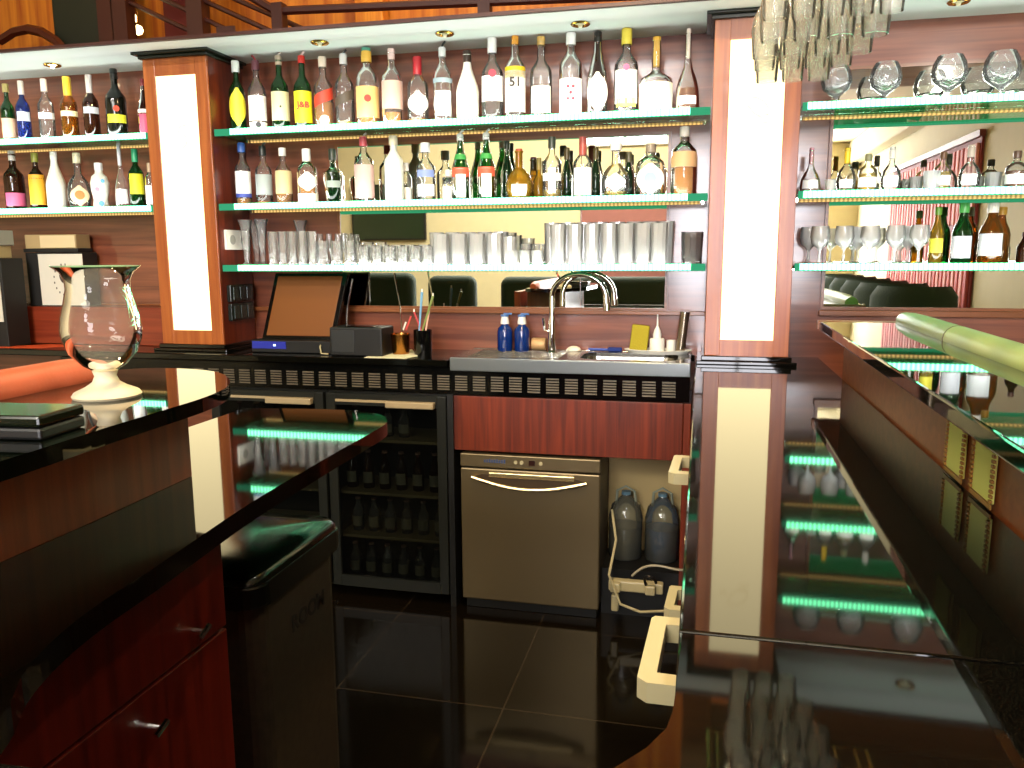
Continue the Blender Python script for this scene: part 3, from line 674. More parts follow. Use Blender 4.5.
for k, u in enumerate((441, 459, 477, 495, 510)):
    glassware('tumbler', 'bright_tumbler', 'bright milky tumbler in the front rank at the centre of the lowest shelf', (X_at(u, 3.285), 3.285, z3), 'bright tumblers at the centre, front', M_clearw, s=(.90, .90, 1.12) if k < 4 else (.75, .75, 1.0))
for k, u in enumerate((437, 453, 469, 485, 501)):
    glassware('tumbler', 'bright_tumbler', 'bright milky tumbler in the back rank at the centre of the lowest shelf', (X_at(u, 3.385), 3.385, z3), 'bright tumblers at the centre, back', M_clearw, s=(.82, .82, 1.2))
for k, u in enumerate((513, 525, 537)):
    glassware('shot', 'shot_glass', 'small shot glass between the bright tumblers and the tall tumblers', (X_at(u, 3.27), 3.27, z3), 'shot glasses', M_clearw, s=(.95, .95, .98))
for k, u in enumerate((526, 540)):
    glassware('short', 'rocks_glass', 'short glass behind the shot glasses', (X_at(u, 3.38), 3.38, z3), 'rocks glasses behind the shot glasses', s=(.78, .78, 1.05))
for k, u in enumerate((558, 575, 592, 609, 626, 643, 659)):
    glassware('highball', 'tall_tumbler', 'tall tumbler in the front rank at the right of the lowest middle shelf', (X_at(u, 3.285), 3.285, z3), 'tall tumblers at the right, front', M_clearw, s=(1.03, 1.03, 1.22))
for k, u in enumerate((552, 568, 584, 600, 617, 634, 650, 666)):
    glassware('highball', 'tall_tumbler', 'tall tumbler in the back rank at the right of the lowest middle shelf', (X_at(u, 3.39), 3.39, z3), 'tall tumblers at the right, back', M_clearw, s=(1.0, 1.0, 1.3))
glassware('tumbler', 'water_tumbler', 'single wide smoky tumbler at the right end of the lowest middle shelf', (X_at(692, 3.31), 3.31, z3), None, glass('smoky glass', (.7, .7, .7), .06), s=1.1)
for k, (u, s) in enumerate(((836, .98), (885, 1.0), (948, 1.08), (1000, 1.1), (1042, 1.05))):
    glassware('snifter', 'brandy_snifter', ['leftmost brandy snifter on the top right shelf, just below the hanging glasses', 'second balloon snifter from the left on the top right shelf', 'third balloon snifter from the left on the top right shelf', 'fourth balloon snifter from the left on the top right shelf', 'fifth balloon snifter cut by the right edge'][k],
              (at(u, 90, 3.34).x, 3.34, TOP[0]+.0004), 'brandy snifters', s=(s*1.03, s*1.03, s*.93))
for k, (u, s) in enumerate(((830, .6), (921, .7), (931, .85), (1000, .8), (1042, .9))):
    glassware('short', 'small_glass', ['small glass beside the teardrop bottle on the middle right shelf', 'small glass left of the brown-capped bottle, middle right shelf', 'larger small glass touching the brown-capped bottle group, middle right shelf', 'small glass in front of the right-edge bottle, middle right shelf', 'taller small glass beside the right-edge bottle, middle right shelf'][k],
              (at(u, 190, 3.30).x, 3.30 if k not in (1, 3) else 3.38, TOP[1]+.0004), 'small glasses on the middle right shelf', M_clearw, s=s)
for k, u in enumerate((819, 843, 869, 894, 918, 808, 857, 907)):
    y = 3.30 if k < 5 else 3.41
    glassware('wine', 'wine_glass', ['wine glass nearest the right pillar', 'second wine glass from the right pillar', 'third wine glass from the right pillar', 'fourth wine glass from the right pillar', 'wine glass next to the yellow-green beer bottle',
              'wine glass at the back nearest the right pillar', 'wine glass at the back behind the second and third', 'wine glass at the back behind the fourth'][k]+', lowest shelf of the right bay', (at(u, 260, y).x, y, z3), 'wine glasses on the lowest right shelf', M_clearw, s=1.0)

# hanging glass rack over the right counter
rk = thing('hanging_glass_rack', 'brass wire rack hanging over the right counter holding upturned glasses', 'rack', (.30, 2.1, 2.25))
fr = MB()
for k in range(8):
    x = -.20+k*.062
    fr.tube([(x, .48, 0), (x, -1.1, 0)], .003, 6)
fr.build('slot_wires', M_brass, rk)
fr = MB().tube([(-.23, .48, 0), (.27, .48, 0)], .005, 6).tube([(-.23, -1.1, 0), (.27, -1.1, 0)], .005, 6).tube([(-.23, .48, 0), (-.23, -1.1, 0)], .005, 6).tube([(.27, .48, 0), (.27, -1.1, 0)], .005, 6)
fr.build('outer_frame', M_brass, rk)
fr = MB()
for y in (.2, -.6): fr.tube([(-.18, y, 0), (-.18, y, .378)], .004, 6).tube([(.15, y, 0), (.15, y, .378)], .004, 6)
fr.build('hanger_rods', M_brass, rk)
n = 0
M_hang = glass('whitened hanging glass', (.99, .995, .985), .22, (1, 1, .97), 1.25)  # clear glass whitened, the white body standing for light on it
d = bpy.data.lights.new('hanging_glass_fill', 'AREA'); d.shape = 'DISK'; d.size = .10; d.energy = 14; d.color = (1, .93, .8)  # unseen light added above the rack to brighten the hanging glasses
o = bpy.data.objects.new('hanging_glass_fill', d); C.objects.link(o); o.location = (.24, 1.15, 2.5); o.rotation_euler = (math.radians(35), 0, 0)
rk_rows = [(2.50, 'bigwine', (.78, .78, 1.22), [.165, .235, .305]), (2.38, 'flute', 1.08, [.15, .215, .28, .345]), (2.24, 'bigwine', (.82, .82, 1.18), [.14, .215, .29, .365]),
           (2.10, 'bigwine', (.82, .82, 1.15), [.15, .225, .30, .375]), (1.96, 'flute', 1.0, [.14, .20, .26, .32, .38]), (1.83, 'bigwine', (.82, .82, 1.05), [.16, .235, .31]), (1.70, 'flute', 1.0, [.15, .22, .29, .36])]
for r_i, (y, kd, s, xs) in enumerate(rk_rows):
    for x in xs:
        glassware(kd, 'hanging_wine_glass' if kd == 'bigwine' else 'hanging_flute', 'upturned clear %s hanging in the %s rank of the overhead rack' % ('wine glass' if kd == 'bigwine' else 'flute', ['farthest', 'second farthest', 'third farthest', 'middle', 'third nearest', 'second nearest', 'nearest'][r_i]),
                  (x, y, 2.246), 'glasses hanging in rank %s' % ['one', 'two', 'three', 'four', 'five', 'six', 'seven'][r_i], M_hang, s=s, flip=True)
# timber canopy above the right counter
can = thing('timber_canopy', 'brown timber canopy over the right counter, seen mirrored in its surface', 'canopy', (0, 0, 2.57))
for k in range(8):
    MB().box(.53, 2.45, 1.03+k*.3, 1.03+k*.3+.293, 0, .05, .004).build('board', wood('canopy board', '#96663c', '#b5804e', 'X', rough=.5, coat=0), can)
MB().box(-.02, .10, 1.03, 3.42, 0, .05, .004).build('side_board', wood('canopy board', '#96663c', '#b5804e', 'X', rough=.5, coat=0), can)
MB().box(.102, .528, 1.03, 3.42, .06, .10).build('centre_panel', plain('pale reflector panel', '#a08a66', .6), can)  # panel made pale so the hanging glasses catch brighter reflections

# ------------------------------------------------------------------ back counter, cabinets
def slab(name, poly, z1, th, mat, label, cat='countertop', bev=.004):
    o = MB().prism(poly, z1-th, z1, bev).build(name, mat); tag(o, label, cat); return o
slab('countertop', [(-3.98, 3.10), (-1.0, 3.10), (-1.0, 3.478), (-3.98, 3.478)], ZC, .028, M_granite, 'black granite back counter running from the till to the left edge')
# right counter: two slabs with a joint
slab('countertop', [(-.012, .878), (.482, .878), (.482, 3.478), (-.012, 3.478)], ZC, .03, M_granite, 'long polished black granite counter on the right in front of the glowing pillar')
slab('countertop', [(-.60, .2), (.482, .2), (.482, .875), (-.012, .875), (-.012, .74), (-.013, .71), (-.018, .68), (-.030, .645), (-.055, .61), (-.10, .575), (-.18, .545), (-.30, .52), (-.45, .51), (-.60, .505)], ZC, .03, M_granite, 'near black granite counter slab at lower right beyond the joint line')
# low fill behind the sink
slab('sink_ledge', [(-1.0, 3.462), (-.016, 3.462), (-.016, 3.478), (-1.0, 3.478)], ZC, .028, M_granite, 'narrow black strip of counter behind the steel sink')

# ventilated black strip under the counter
vs = thing('ventilation_grille', 'black plinth strip under the back counter with a row of silver louvres', 'grille', (0, 3.13, .93))
MB().box(-2.9, -.03, 0, .03, 0, .112).build('strip', M_blackgloss, vs)
k = 0; x = -2.2
while x < -.10:
    g = MB()
    for j in range(6): g.box(x, x+.052, -.004, -.0005, .018+j*.011, .024+j*.011)
    g.build('louvre', M_steeldark, vs); x += .0765
# drawer front below sink, niche side panel
dr = thing('sink_cabinet', 'red mahogany cabinet front below the steel sink', 'cabinet', (0, 3.13, 0))
MB().box(-.985, -.052, 0, .02, .695, .925, .002).build('front_panel', M_wood, dr)
MB().box(-.985, -.052, .02, .34, .72, .735).build('bottom_board', M_wood, dr)
MB().box(-.050, -.022, -.002, .33, 0, .925, .002).build('side_panel', M_wood, dr)
struct('baseboard_niche', MB().box(-.37, -.05, 3.44, YW, 0, .72), plain('beige niche wall', '#b79f6c', .8, var=.05))
struct('trim_6', MB().box(-1.01, -.985, 3.12, 3.45, 0, .93), M_black)

# dishwasher
dw = thing('dishwasher', 'champagne steel undercounter dishwasher with a curved recessed handle', 'dishwasher', (-.663, 3.13, .045))
MB().box(-.29, .29, .02, .32, 0, .635, .004).build('body', M_steeldark, dw)
MB().box(-.293, .293, -.012, .018, 0, .578, .006).build('door', M_champ, dw)
MB().box(-.293, .293, -.014, .018, .584, .64, .004).build('control_panel', M_champ, dw)
hb = [( -.24+.48*i/16, -.03-.012*math.sin(PI*i/16), .545-.038*math.sin(PI*i/16)) for i in range(17)]
MB().tube(hb, .0075, 8).build('handle', plain('bright champagne', '#d3bd8c', .25, .8), dw, True)
MB().prism([(-.235, 0), (-.2, -.028), (-.1, -.042), (.1, -.042), (.2, -.028), (.235, 0), (.2, .01), (-.2, .01)], 0, .004).xf(Matrix.Translation((0, -.012, .545)) @ Matrix.Rotation(PI/2, 4, 'X')).build('handle_recess', plain('recess brown', '#3a2a12', .5), dw)
MB().box(-.17, .19, -.022, -.012, .545, .566, .003).build('recess_lip', plain('bright champagne', '#d3bd8c', .25, .8), dw)
for xx in (-.055, -.03, .05): MB().lathe([(0, 0), (.008, 0), (.008, .004), (0, .004)], n=12).xf(Matrix.Translation((xx, -.014, .613)) @ Matrix.Rotation(PI/2, 4, 'X')).build('button', M_cream_pl, dw)
MB().box(0, .026, -.017, -.013, .603, .624).build('display', plain('dark display', '#2a1008', .3), dw)
g = MB()
for k in range(9): g.box(-.19+k*.0105, -.183+k*.0105, -.0152, -.0142, .606, .618+(k % 3)*.002)
g.build('faded_brand_mark', plain('blue print', '#3b4a70', .5), dw)
MB().box(-.28, .28, .01, .1, -.043, 0).build('plinth', M_black, dw)

# bottle coolers
def cooler(x0, x1, label, n):
    W = x1-x0
    t = thing('bottle_cooler', label, 'fridge', (x0, 3.13, .04))
    c = MB().box(0, .02, .02, .33, 0, .885).box(W-.02, W, .02, .33, 0, .885).box(.02, W-.02, .02, .33, .865, .885).box(.02, W-.02, .02, .33, 0, .02).box(.02, W-.02, .31, .33, .02, .865)
    c.build('casing', plain('cooler interior', '#181a16', .4), t)
    f = MB().box(.004, .045, -.01, .018, .01, .88, .003).box(W-.045, W-.004, -.01, .018, .01, .88, .003).box(.045, W-.045, -.01, .018, .01, .06, .0).box(.045, W-.045, -.01, .018, .83, .88, .0)
    d = f.build('door', plain('charcoal door frame', '#161814', .35), t)
    MB().box(.045, W-.045, 0, .006, .06, .83).build('door_glass', glass('dark door glass', (.5, .52, .5), .02, (.1, .1, .1), 1.2), d)
    MB().box(.05, W-.05, -.018, -.01, .845, .855).build('trim_strip', plain('beige strip', '#a79573', .4), t)
    MB().box(W*.52, W-.05, -.04, -.01, .828, .856, .005).build('handle', plain('beige handle', '#a79573', .4), t)
    for zz in (.22, .42, .66): MB().box(.02, W-.02, .04, .30, zz, zz+.012).build('wire_shelf', plain('cooler shelf', '#8f7f5c', .4), t)
    return t
cooler(-1.56, -1.012, 'right-hand glass-door bottle cooler beside the dishwasher', 0)
cooler(-2.12, -1.566, 'left-hand glass-door bottle cooler partly hidden by the island counter', 1)
bc = plain('cooler bottle caps', '#8a6a5a', .4)
def small_bottle(x, y, z, h, glassmat, capm, label, group):
    t = thing('chilled_bottle', label, 'bottle', (x, y, z), group=group)
    MB().lathe([(r*.026, zz*h) for r, zz in PROF['beer']], n=12).build('glass_body', glassmat, t, True)
    MB().lathe([(0, h), (.0125, h), (.0125, h*.95), (.009, h*.95)], n=10).build('cap', capm, t)
    MB().lathe([(.0268, h*.15), (.0268, h*.45)], n=8, a0=-PI/2-1, a1=-PI/2+1).build('front_label', plain('chilled label', '#7f7a66', .5), t)
shn = ['bottom', 'lower', 'middle', 'upper']
for zi, zz in enumerate((.062, .272+.002, .472+.002, .712+.002)):
    for k in range(6 if zi < 3 else 4):
        x = -1.50+k*.078+(zi % 2)*.02
        if zi == 3 and k == 1: continue
        small_bottle(x, 3.24, zz, .15 if zi in (0, 1) else .17 if zi == 2 else .13, GL['brown'] if zi == 2 else GL['clear'], bc, 'small bottle standing in a rank on the %s shelf of the right-hand cooler' % shn[zi], 'bottles on the %s shelf of the right-hand cooler' % shn[zi])
for k in range(5):
    small_bottle(-2.05+k*.09, 3.24, .714, .13, GL['brown'], bc, 'small brown bottle on the upper shelf of the left-hand cooler', 'bottles in the left-hand cooler')

# sink
sk = thing('kitchen_sink', 'stainless steel sink with drainer on the left and a rounded basin on the right', 'sink', (-.51, 3.28, ZC+.006))
def ring_pts(cx, cy, hx, hy, r, n=6):
    o = []
    for (sx, sy, a0) in ((1, 1, 0), (-1, 1, PI/2), (-1, -1, PI), (1, -1, 3*PI/2)):
        for i in range(n+1):
            a = a0+PI/2*i/n; o.append((cx+sx*(hx-r)+r*math.cos(a), cy+sy*(hy-r)+r*math.sin(a)))
    return o
b = MB()
outer = ring_pts(.265-.02, 0, .235, .17, .004)
inner = ring_pts(.255-.02, 0, .195, .115, .06)
bot = ring_pts(.255-.02, 0, .17, .095, .05)
A = [b.b.verts.new((x, y, .004)) for x, y in outer]; B = [b.b.verts.new((x, y, .004)) for x, y in inner]
Cc = [b.b.verts.new((x, y, -.012)) for x, y in inner]; D = [b.b.verts.new((x, y, -.15)) for x, y in bot]
nn = len(A)
for i in range(nn):
    j = (i+1) % nn
    b.b.faces.new((A[i], A[j], B[j], B[i])); b.b.faces.new((B[i], B[j], Cc[j], Cc[i])); b.b.faces.new((Cc[i], Cc[j], D[j], D[i]))
b.b.faces.new(D)
b.build('basin', M_steel, sk)
MB().box(-.475, .01, -.17, .17, -.004, .004, .002).build('drainer', M_steel, sk)
for k in range(7): MB().box(-.42, -.04, -.12+k*.038, -.112+k*.038, .004, .0065, .001).build('drainer_rib', M_steel, sk)
MB().box(-.478, .482, -.184, -.17, -.048, .006, .003).build('front_apron', plain('pale steel apron', '#858b8c', .3, .8), sk)
MB().box(-.478, .482, .17, .18, -.01, .006, .002).build('rear_lip', M_steel, sk)
# faucet
q = at(553, 352, 3.36)
fc = thing('faucet', 'tall chrome swan-neck mixer tap between drainer and basin', 'tap', (q.x, 3.335, ZC+.0105))
MB().lathe([(0, 0), (.024, 0), (.024, .006), (.017, .012), (.016, .13), (.0135, .16), (0, .165)], n=20).build('body', M_chrome, fc, True)
arc = [(0, 0, .15), (0, 0, .23)] + [(.115-.115*math.cos(a), -.02*math.sin(a/2), .235+.098*math.sin(a)) for a in [PI*i/14 for i in range(15)]] + [(.232, -.02, .205)]
MB().tube(arc, [.0125]*2+[.0115]*14+[.0125]*2, 12).build('swan_neck', M_chrome, fc, True)
MB().tube([(.232, -.02, .215), (.234, -.02, .185)], .015, 12).build('nozzle', M_chrome, fc, True)
MB().tube([(0, 0, .09), (-.03, -.01, .10), (-.035, -.015, .15)], .006, 8).build('lever', M_chrome, fc, True)

# soap bottles
for k, u in enumerate((505, 522)):
    q = at(u, 345, 3.38)
    t = thing('soap_bottle', ['left', 'right'][k]+' one of the two blue washing-up bottles with white necks on the drainer', 'bottle', (q.x, 3.38, ZC+.0105), group='blue soap bottles')
    MB().lathe([(0, 0), (.031, 0), (.034, .006), (.034, .085), (.030, .10), (.017, .112), (.016, .118), (0, .118)], n=20).build('bottle_body', plain('blue bottle', '#08296a', .15, coat=.5), t, True)
    MB().lathe([(0, .118), (.019, .118), (.019, .128), (.015, .15), (0, .15)], n=16).build('white_collar', M_white, t, True)
    MB().lathe([(0, .15), (.018, .15), (.018, .158), (0, .160)], n=16).box(-.004, .032, -.004, .004, .158, .165).build('pump_head', plain('blue pump', '#4a74b0', .3), t, True)
q = at(539, 340, 3.42)
t = thing('scouring_roll', 'small beige scouring roll lying behind the tap', 'roll', (q.x, 3.42, ZC+.0105+.028))
MB().lathe([(0, -.03), (.026, -.03), (.028, -.025), (.028, .025), (.026, .03), (0, .03)], n=18).xf(Matrix.Rotation(PI/2, 4, 'Y')).build('roll_body', plain('copper mesh', '#c09a6a', .4, .3, bump=.3, bscale=300), t, True)
# brush and cloth at the back of the sink
q = at(608, 342, 3.43)
t = thing('dish_brush', 'blue dish brush lying on the back rim of the sink', 'brush', (q.x, 3.435, ZC+.018))
MB().box(-.085, .0, -.007, .007, -.004, .006, .003).build('handle', plain('blue plastic', '#1f3f9a', .35), t)
MB().box(0, .06, -.013, .013, -.007, .011, .005).build('bristle_head', plain('dark blue bristles', '#16307a', .7, bump=.5, bscale=400), t)
q = at(574, 344, 3.43)
tag(MB().lathe([(0, 0), (.03, 0), (.032, .006), (.024, .016), (.01, .021), (0, .021)], n=16, sy=.6).build('soap_bar', plain('soap', '#e6dcc6', .4), None, True, (q.x, 3.43, ZC+.0105)), 'small cream bar of soap on the back rim of the sink', 'soap')
# tray with sponge, dispenser etc
q = at(658, 348, 3.40)
t = thing('oval_tray', 'white oval dish on the back of the sink holding the sponge and soap dispenser', 'dish', (q.x, 3.405, ZC+.0105))
MB().lathe([(0, 0), (.12, 0), (.142, .016), (.139, .018), (.117, .004), (0, .004)], n=28, sy=.40).build('dish', plain('white glaze', '#dad9cf', .3), t, True)
zt = ZC+.0105+.0045
q = at(638, 345, 3.40)
tag(MB().box(-.037, .037, -.012, .012, 0, .112, .006).xf(Matrix.Rotation(math.radians(6), 4, 'Y')).build('sponge', plain('yellow sponge', '#a3951c', .8, bump=.4, bscale=200), None, False, (q.x, 3.405, zt+.003)), 'upright yellow sponge in the white dish', 'sponge')
q = at(657, 345, 3.40)
t = thing('soap_dispenser', 'white round soap dispenser with a thin nozzle in the white dish', 'dispenser', (q.x, 3.40, zt))
MB().lathe([(0, 0), (.029, 0), (.031, .004), (.031, .055), (.028, .06), (0, .06)], n=20).build('cup_body', M_white, t, True)
MB().lathe([(0, .06), (.017, .06), (.018, .075), (.013, .095), (.004, .112), (.0025, .16), (0, .16)], n=14).build('nozzle', M_white, t, True)
q = at(671, 345, 3.41)
tag(MB().lathe([(0, 0), (.018, 0), (.019, .003), (.019, .052), (.017, .052), (.016, .005), (0, .005)], n=16).build('small_cup', M_white, None, True, (q.x, 3.412, zt)), 'small white cup beside the soap dispenser', 'cup')
q = at(680, 345, 3.40)
t = thing('steel_canister', 'slim brown and silver canister leaning at the right end of the sink', 'canister', (q.x, 3.40, zt))
MB().tube([(0, 0, 0), (.016, 0, .165)], .02, 16).build('canister_body', plain('brown steel', '#8f8270', .25, .9), t, True)
MB().tube([(.016, 0, .165), (.0168, 0, .173)], .0205, 16).build('rim', M_steel, t, True)

# till / POS
q = at(300, 345, 3.27)
pos = thing('till_terminal', 'black touch-screen till with an orange-brown reflection in its screen, on the back counter', 'till', (q.x, 3.27, ZC+.0008))
ps = Matrix.Translation((.03, 0, .055)) @ Matrix.Rotation(math.radians(-16), 4, 'X')
# screen as a sheared slab: leaning back
def scr(x0, x1, z0, z1, y0, y1, skew=.12):
    b = MB().box(x0, x1, y0, y1, z0, z1, .003)
    for v in b.b.verts: v.co.x += v.co.z*skew
    return b.xf(ps)
scr(-.21, .145, -.01, .30, -.012, .012).build('screen_housing', M_blackgloss, pos)
scr(-.19, .125, .012, .285, -.0145, -.0125).build('screen', plain('brown reflection screen', '#70431c', .4, spec=.2), pos)  # warm reflection put into the screen's plain brown
MB().box(-.20, .20, -.07, .08, 0, .055, .004).build('base_unit', M_black, pos)
MB().box(-.195, -.03, -.0725, -.0695, .018, .05).build('blue_front', plain('blue front strip', '#26309a', .3), pos)
MB().box(-.09, -.08, -.0745, -.0725, .03, .038).build('power_light', emit('power light', (.6, .8, 1), 4), pos)
MB().tube([(0, .05, .05), (0, .06, .12)], .02, 8).build('stand', M_black, pos)
MB().tube([(.17, .10, 0), (.18, .10, .07), (.19, .10, .19), (.22, .10, .32)], .006, 8).build('card_reader_rail', M_steel, pos)
MB().tube([(.13, -.05, .05), (.138, -.08, .03), (.155, -.105, .006), (.19, -.11, .005)], .0035, 6).build('cable', M_cream_pl, pos)
q = at(357, 350, 3.24)
pr = thing('receipt_printer', 'small square black receipt printer right of the till', 'printer', (q.x+.04, 3.20, ZC+.0008))
MB().box(-.125, .115, -.05, .09, 0, .122, .006).build('printer_body', M_black, pr)
MB().box(-.115, -.01, -.0525, -.0495, .015, .11, .002).build('front_cover', plain('grey cover', '#262829', .4), pr)
MB().box(-.06, .07, -.03, .03, .1215, .1255, .001).build('paper_slot', M_blackgloss, pr)
q = at(401, 350, 3.25)
cu = thing('copper_pot', 'copper coloured pot with a long stirrer on the back counter', 'pot', (q.x, 3.25, ZC+.0008))
MB().lathe([(0, 0), (.030, 0), (.036, .004), (.042, .085), (.044, .09), (.041, .09), (.034, .01), (0, .008)], n=22).build('pot_body', plain('copper', '#b57a3c', .2, 1.0), cu, True)
tag(MB().tube([at(402, 325, 3.25)-Vector((0, 0, .03)), at(400, 305, 3.25), at(394, 273, 3.25)], [.003, .003, .005], 6).build('bar_spoon', M_chrome), 'long thin steel bar spoon standing in the copper pot', 'spoon')
for k, (u, v, c_, nm) in enumerate(((406, 322, '#e9e4da', 'white'), (411, 316, '#c8403a', 'red'))):
    tag(MB().tube([at(403+k*3, 330, 3.26), at(u, v, 3.27)], .004, 6).build('drinking_straw', plain('straw '+c_, c_, .4)), 'short %s straw in the copper pot' % nm, 'straw')
q = at(423, 350, 3.25)
cp = thing('pen_cup', 'black cylindrical pen cup beside the copper pot', 'cup', (q.x, 3.25, ZC+.0008))
MB().lathe([(0, 0), (.036, 0), (.038, .004), (.040, .108), (.037, .108), (.034, .006), (0, .006)], n=20).build('cup_body', M_blackgloss, cp, True)
for k, (u, v, c_, nm) in enumerate(((422, 292, '#6fa3c8', 'pale blue'), (433, 296, '#7a8a4a', 'olive'), (414, 312, '#b83038', 'red'), (429, 312, '#d8a890', 'pink'))):
    t = thing('pen', nm+' pen standing in the black pen cup', 'pen', tuple(at(421+k*2-2, 335, 3.25)))
    o = Vector(t.location)
    MB().tube([Vector((0, 0, 0)), at(u, v, 3.26)-o], [.0035, .006 if k < 2 else .004], 8).build('barrel', plain('pen '+c_, c_, .35), t, True)
    MB().tube([at(u, v, 3.26)-o, at(u, v-3, 3.26)-o], .0035, 8).build('tip', M_white, t)
for k, (pts, nm) in enumerate(((((348, 363), (385, 350), (411, 353), (390, 365)), 'left'), (((392, 354), (412, 350), (418, 357), (398, 362)), 'right'))):
    vs_ = []
    for (u, v) in pts:
        d = at(u, v, 3.2)-Vector((0, 0, CAMZ)); s_ = (ZC-CAMZ)/d.z; vs_.append(Vector((0, 0, CAMZ))+d*s_)
    tag(MB().prism([(p_.x, max(p_.y, 3.105)) for p_ in vs_], ZC+.0006+k*.002, ZC+.002+k*.002).build('paper_slip', M_paper), nm+' of the two cream paper slips in front of the copper pot', 'paper')

# socket and holders
sc_ = thing('wall_socket', 'white double socket on the inner side of the left pillar beside the flared glasses', 'socket', (-2.0838, 3.34, 1.53))
MB().box(.0003, .012, -.09, .09, 0, .088, .003).build('face_plate', M_white, sc_)
for yy in (-.042, .042): MB().lathe([(0, 0), (.02, 0), (.022, .003), (0, .003)], n=16).xf(Matrix.Translation((.012, yy, .044)) @ Matrix.Rotation(PI/2, 4, 'Y')).build('socket_hole', plain('socket grey', '#a9a9a4', .4), sc_)
for k, z in enumerate((1.295, 1.21)):
    t = thing('switch_block', ['upper', 'lower'][k]+' black switch block on the side of the left pillar', 'switch', (-2.0838, 3.34, z))
    MB().box(.0003, .022, -.095, .095, 0, .078, .004).build('plate', plain('smoky plastic', '#1c2320', .2), t)
    for j in range(3): MB().box(.022, .028, -.08+j*.055, -.035+j*.055, .01, .068, .002).build('rocker', plain('dark rocker', '#2a3330', .25), t)

# left side: cartons on the back counter
st = tag(MB().box(-3.6, -2.45, 3.34, 3.476, ZC+.001, 1.26, .003).build('step_shelf', wood('step wood', '#6a2210', '#8f3a1e', 'X', rough=.35)), 'long red-brown wooden step at the back of the left counter', 'shelf')
bx = plain('carton white', '#ddd6c4', .6); bk = plain('carton black', '#14120e', .6)
t = thing('drink_carton', 'white carton with a dark round emblem standing behind the glass vase', 'carton', (-3.06, 3.40, 1.2612))
MB().box(-.20, .13, -.04, .06, 0, .262, .003).build('carton_body', bk, t)
MB().box(-.125, .13, -.0425, -.0403, .005, .255).build('front_face', bx, t)
MB().lathe([(0, 0), (.028, 0), (.03, .001), (0, .001)], n=20, sy=1.3).xf(Matrix.Translation((.02, -.043, .15)) @ Matrix.Rotation(PI/2, 4, 'X')).build('emblem', plain('emblem brown', '#4a3a30', .6), t)
for j in range(10):
    a = PI*.45+PI*1.1*j/9; MB().box(-.003, .003, -.0005, .0005, -.005, .005).xf(Matrix.Translation((.02+.062*math.cos(a), -.0432, .13+.075*math.sin(a)))).build('emblem_mark', plain('emblem dots', '#5a5248', .6), t)
t = thing('drink_carton', 'white carton with a ring of dark marks at the left edge of the photo', 'carton', (-3.36, 3.22, ZC+.001))
MB().box(-.12, .14, -.05, .08, 0, .42, .003).build('carton_body', bk, t)
MB().box(-.12, .125, -.0525, -.0503, .12, .415).build('front_face', bx, t)
for j in range(12):
    a = -PI*.5+PI*1.0*j/11; MB().box(-.003, .003, -.0005, .0005, -.006, .006).xf(Matrix.Translation((0.0+.055*math.cos(a), -.0532, .27+.075*math.sin(a)))).build('emblem_mark', plain('emblem dots', '#5a5248', .6), t)
t = thing('small_box', 'small cream box lying on top of the emblem carton', 'box', (-3.06, 3.40, 1.5252))
MB().box(-.2, .115, -.05, .05, 0, .018, .002).build('lower_lid', bk, t)
MB().box(-.19, .105, -.045, .05, .018, .085, .003).build('box_body', plain('olive cream', '#b59a6a', .6), t)
MB().box(-.10, .10, -.0472, -.0453, .022, .08).build('front_face', plain('cream face', '#e0c99a', .6), t)
t = thing('small_box', 'pale box on top of the left-edge carton', 'box', (-3.37, 3.23, 1.4982))
MB().box(-.1, .11, -.04, .05, 0, .06, .003).build('box_body', plain('tan box', '#b8a678', .6), t)
MB().box(-.1, .13, -.035, .05, .06, .13, .003).build('upper_box', plain('grey green box', '#a8a8a0', .6), t)
tag(MB().prism([(-3.34, 3.13), (-3.05, 3.16), (-2.92, 3.30), (-3.1, 3.30)], ZC+.0006, ZC+.0022).build('orange_folder', plain('orange paper', '#d9501c', .5)), 'orange paper folder lying on the left end of the back counter', 'folder')
tag(MB().lathe([(0, 0), (.03, 0), (.035, .02), (.03, .06), (.015, .08), (0, .082)], n=16).build('small_jug', plain('tan jug', '#b8884a', .4), None, True, (-3.33, 3.13, ZC+.001)), 'small tan jug at the left edge below the ringed carton', 'jug')

# ------------------------------------------------------------------ niche contents
ng = plain('jug plastic', '#8f9684', .35)
for k, (u, wpx, col, nm) in enumerate(((630, .061, (.20, .17, .09), 'clear jug of brownish liquid'), (663, .061, (.03, .13, .34), 'clear jug of blue liquid'))):
    q = at(u, 560, 3.36)
    t = thing('plastic_jug', nm+' in the open niche under the sink', 'jug', ((-.285, -.130)[k], 3.36, .20))
    W = wpx; t.scale = (1, 1, .83)
    MB().lathe([(0, 0), (W*1.1, 0), (W*1.2, .01), (W*1.2, .22), (W*1.0, .28), (W*.5, .315), (.018, .33), (.018, .35)], n=20).build('jug_body', glass('jug glass', (.85, .87, .84), .2, (.5, .52, .45)), t, True)
    MB().lathe([(0, .004), (W*1.05, .004), (W*1.12, .012), (W*1.12, .17), (0, .17)], n=20).build('liquid', glass('jug liquid %d' % k, col, .7, col, 1.33), t, True)
    MB().lathe([(0, .352), (.02, .352), (.02, .335), (.019, .335)], n=14).build('cap', plain('jug cap', '#5a7a8a', .4), t, True)
    MB().tube([(-W*.7, 0, .28), (-W*.6, -.02, .36), (0, -.02, .385), (W*.6, -.02, .36), (W*.7, 0, .28)], .006, 6).build('handle', ng, t, True)
struct('trim_4', MB().box(-.37, -.05, 3.20, 3.44, 0, .199), M_black)
ps_ = thing('power_strip', 'cream multi-socket power strip on the niche floor', 'power strip', (-.20, 3.13, .14))
MB().box(-.13, .09, -.02, .018, 0, .045, .006).build('strip_body', M_cream_pl, ps_)
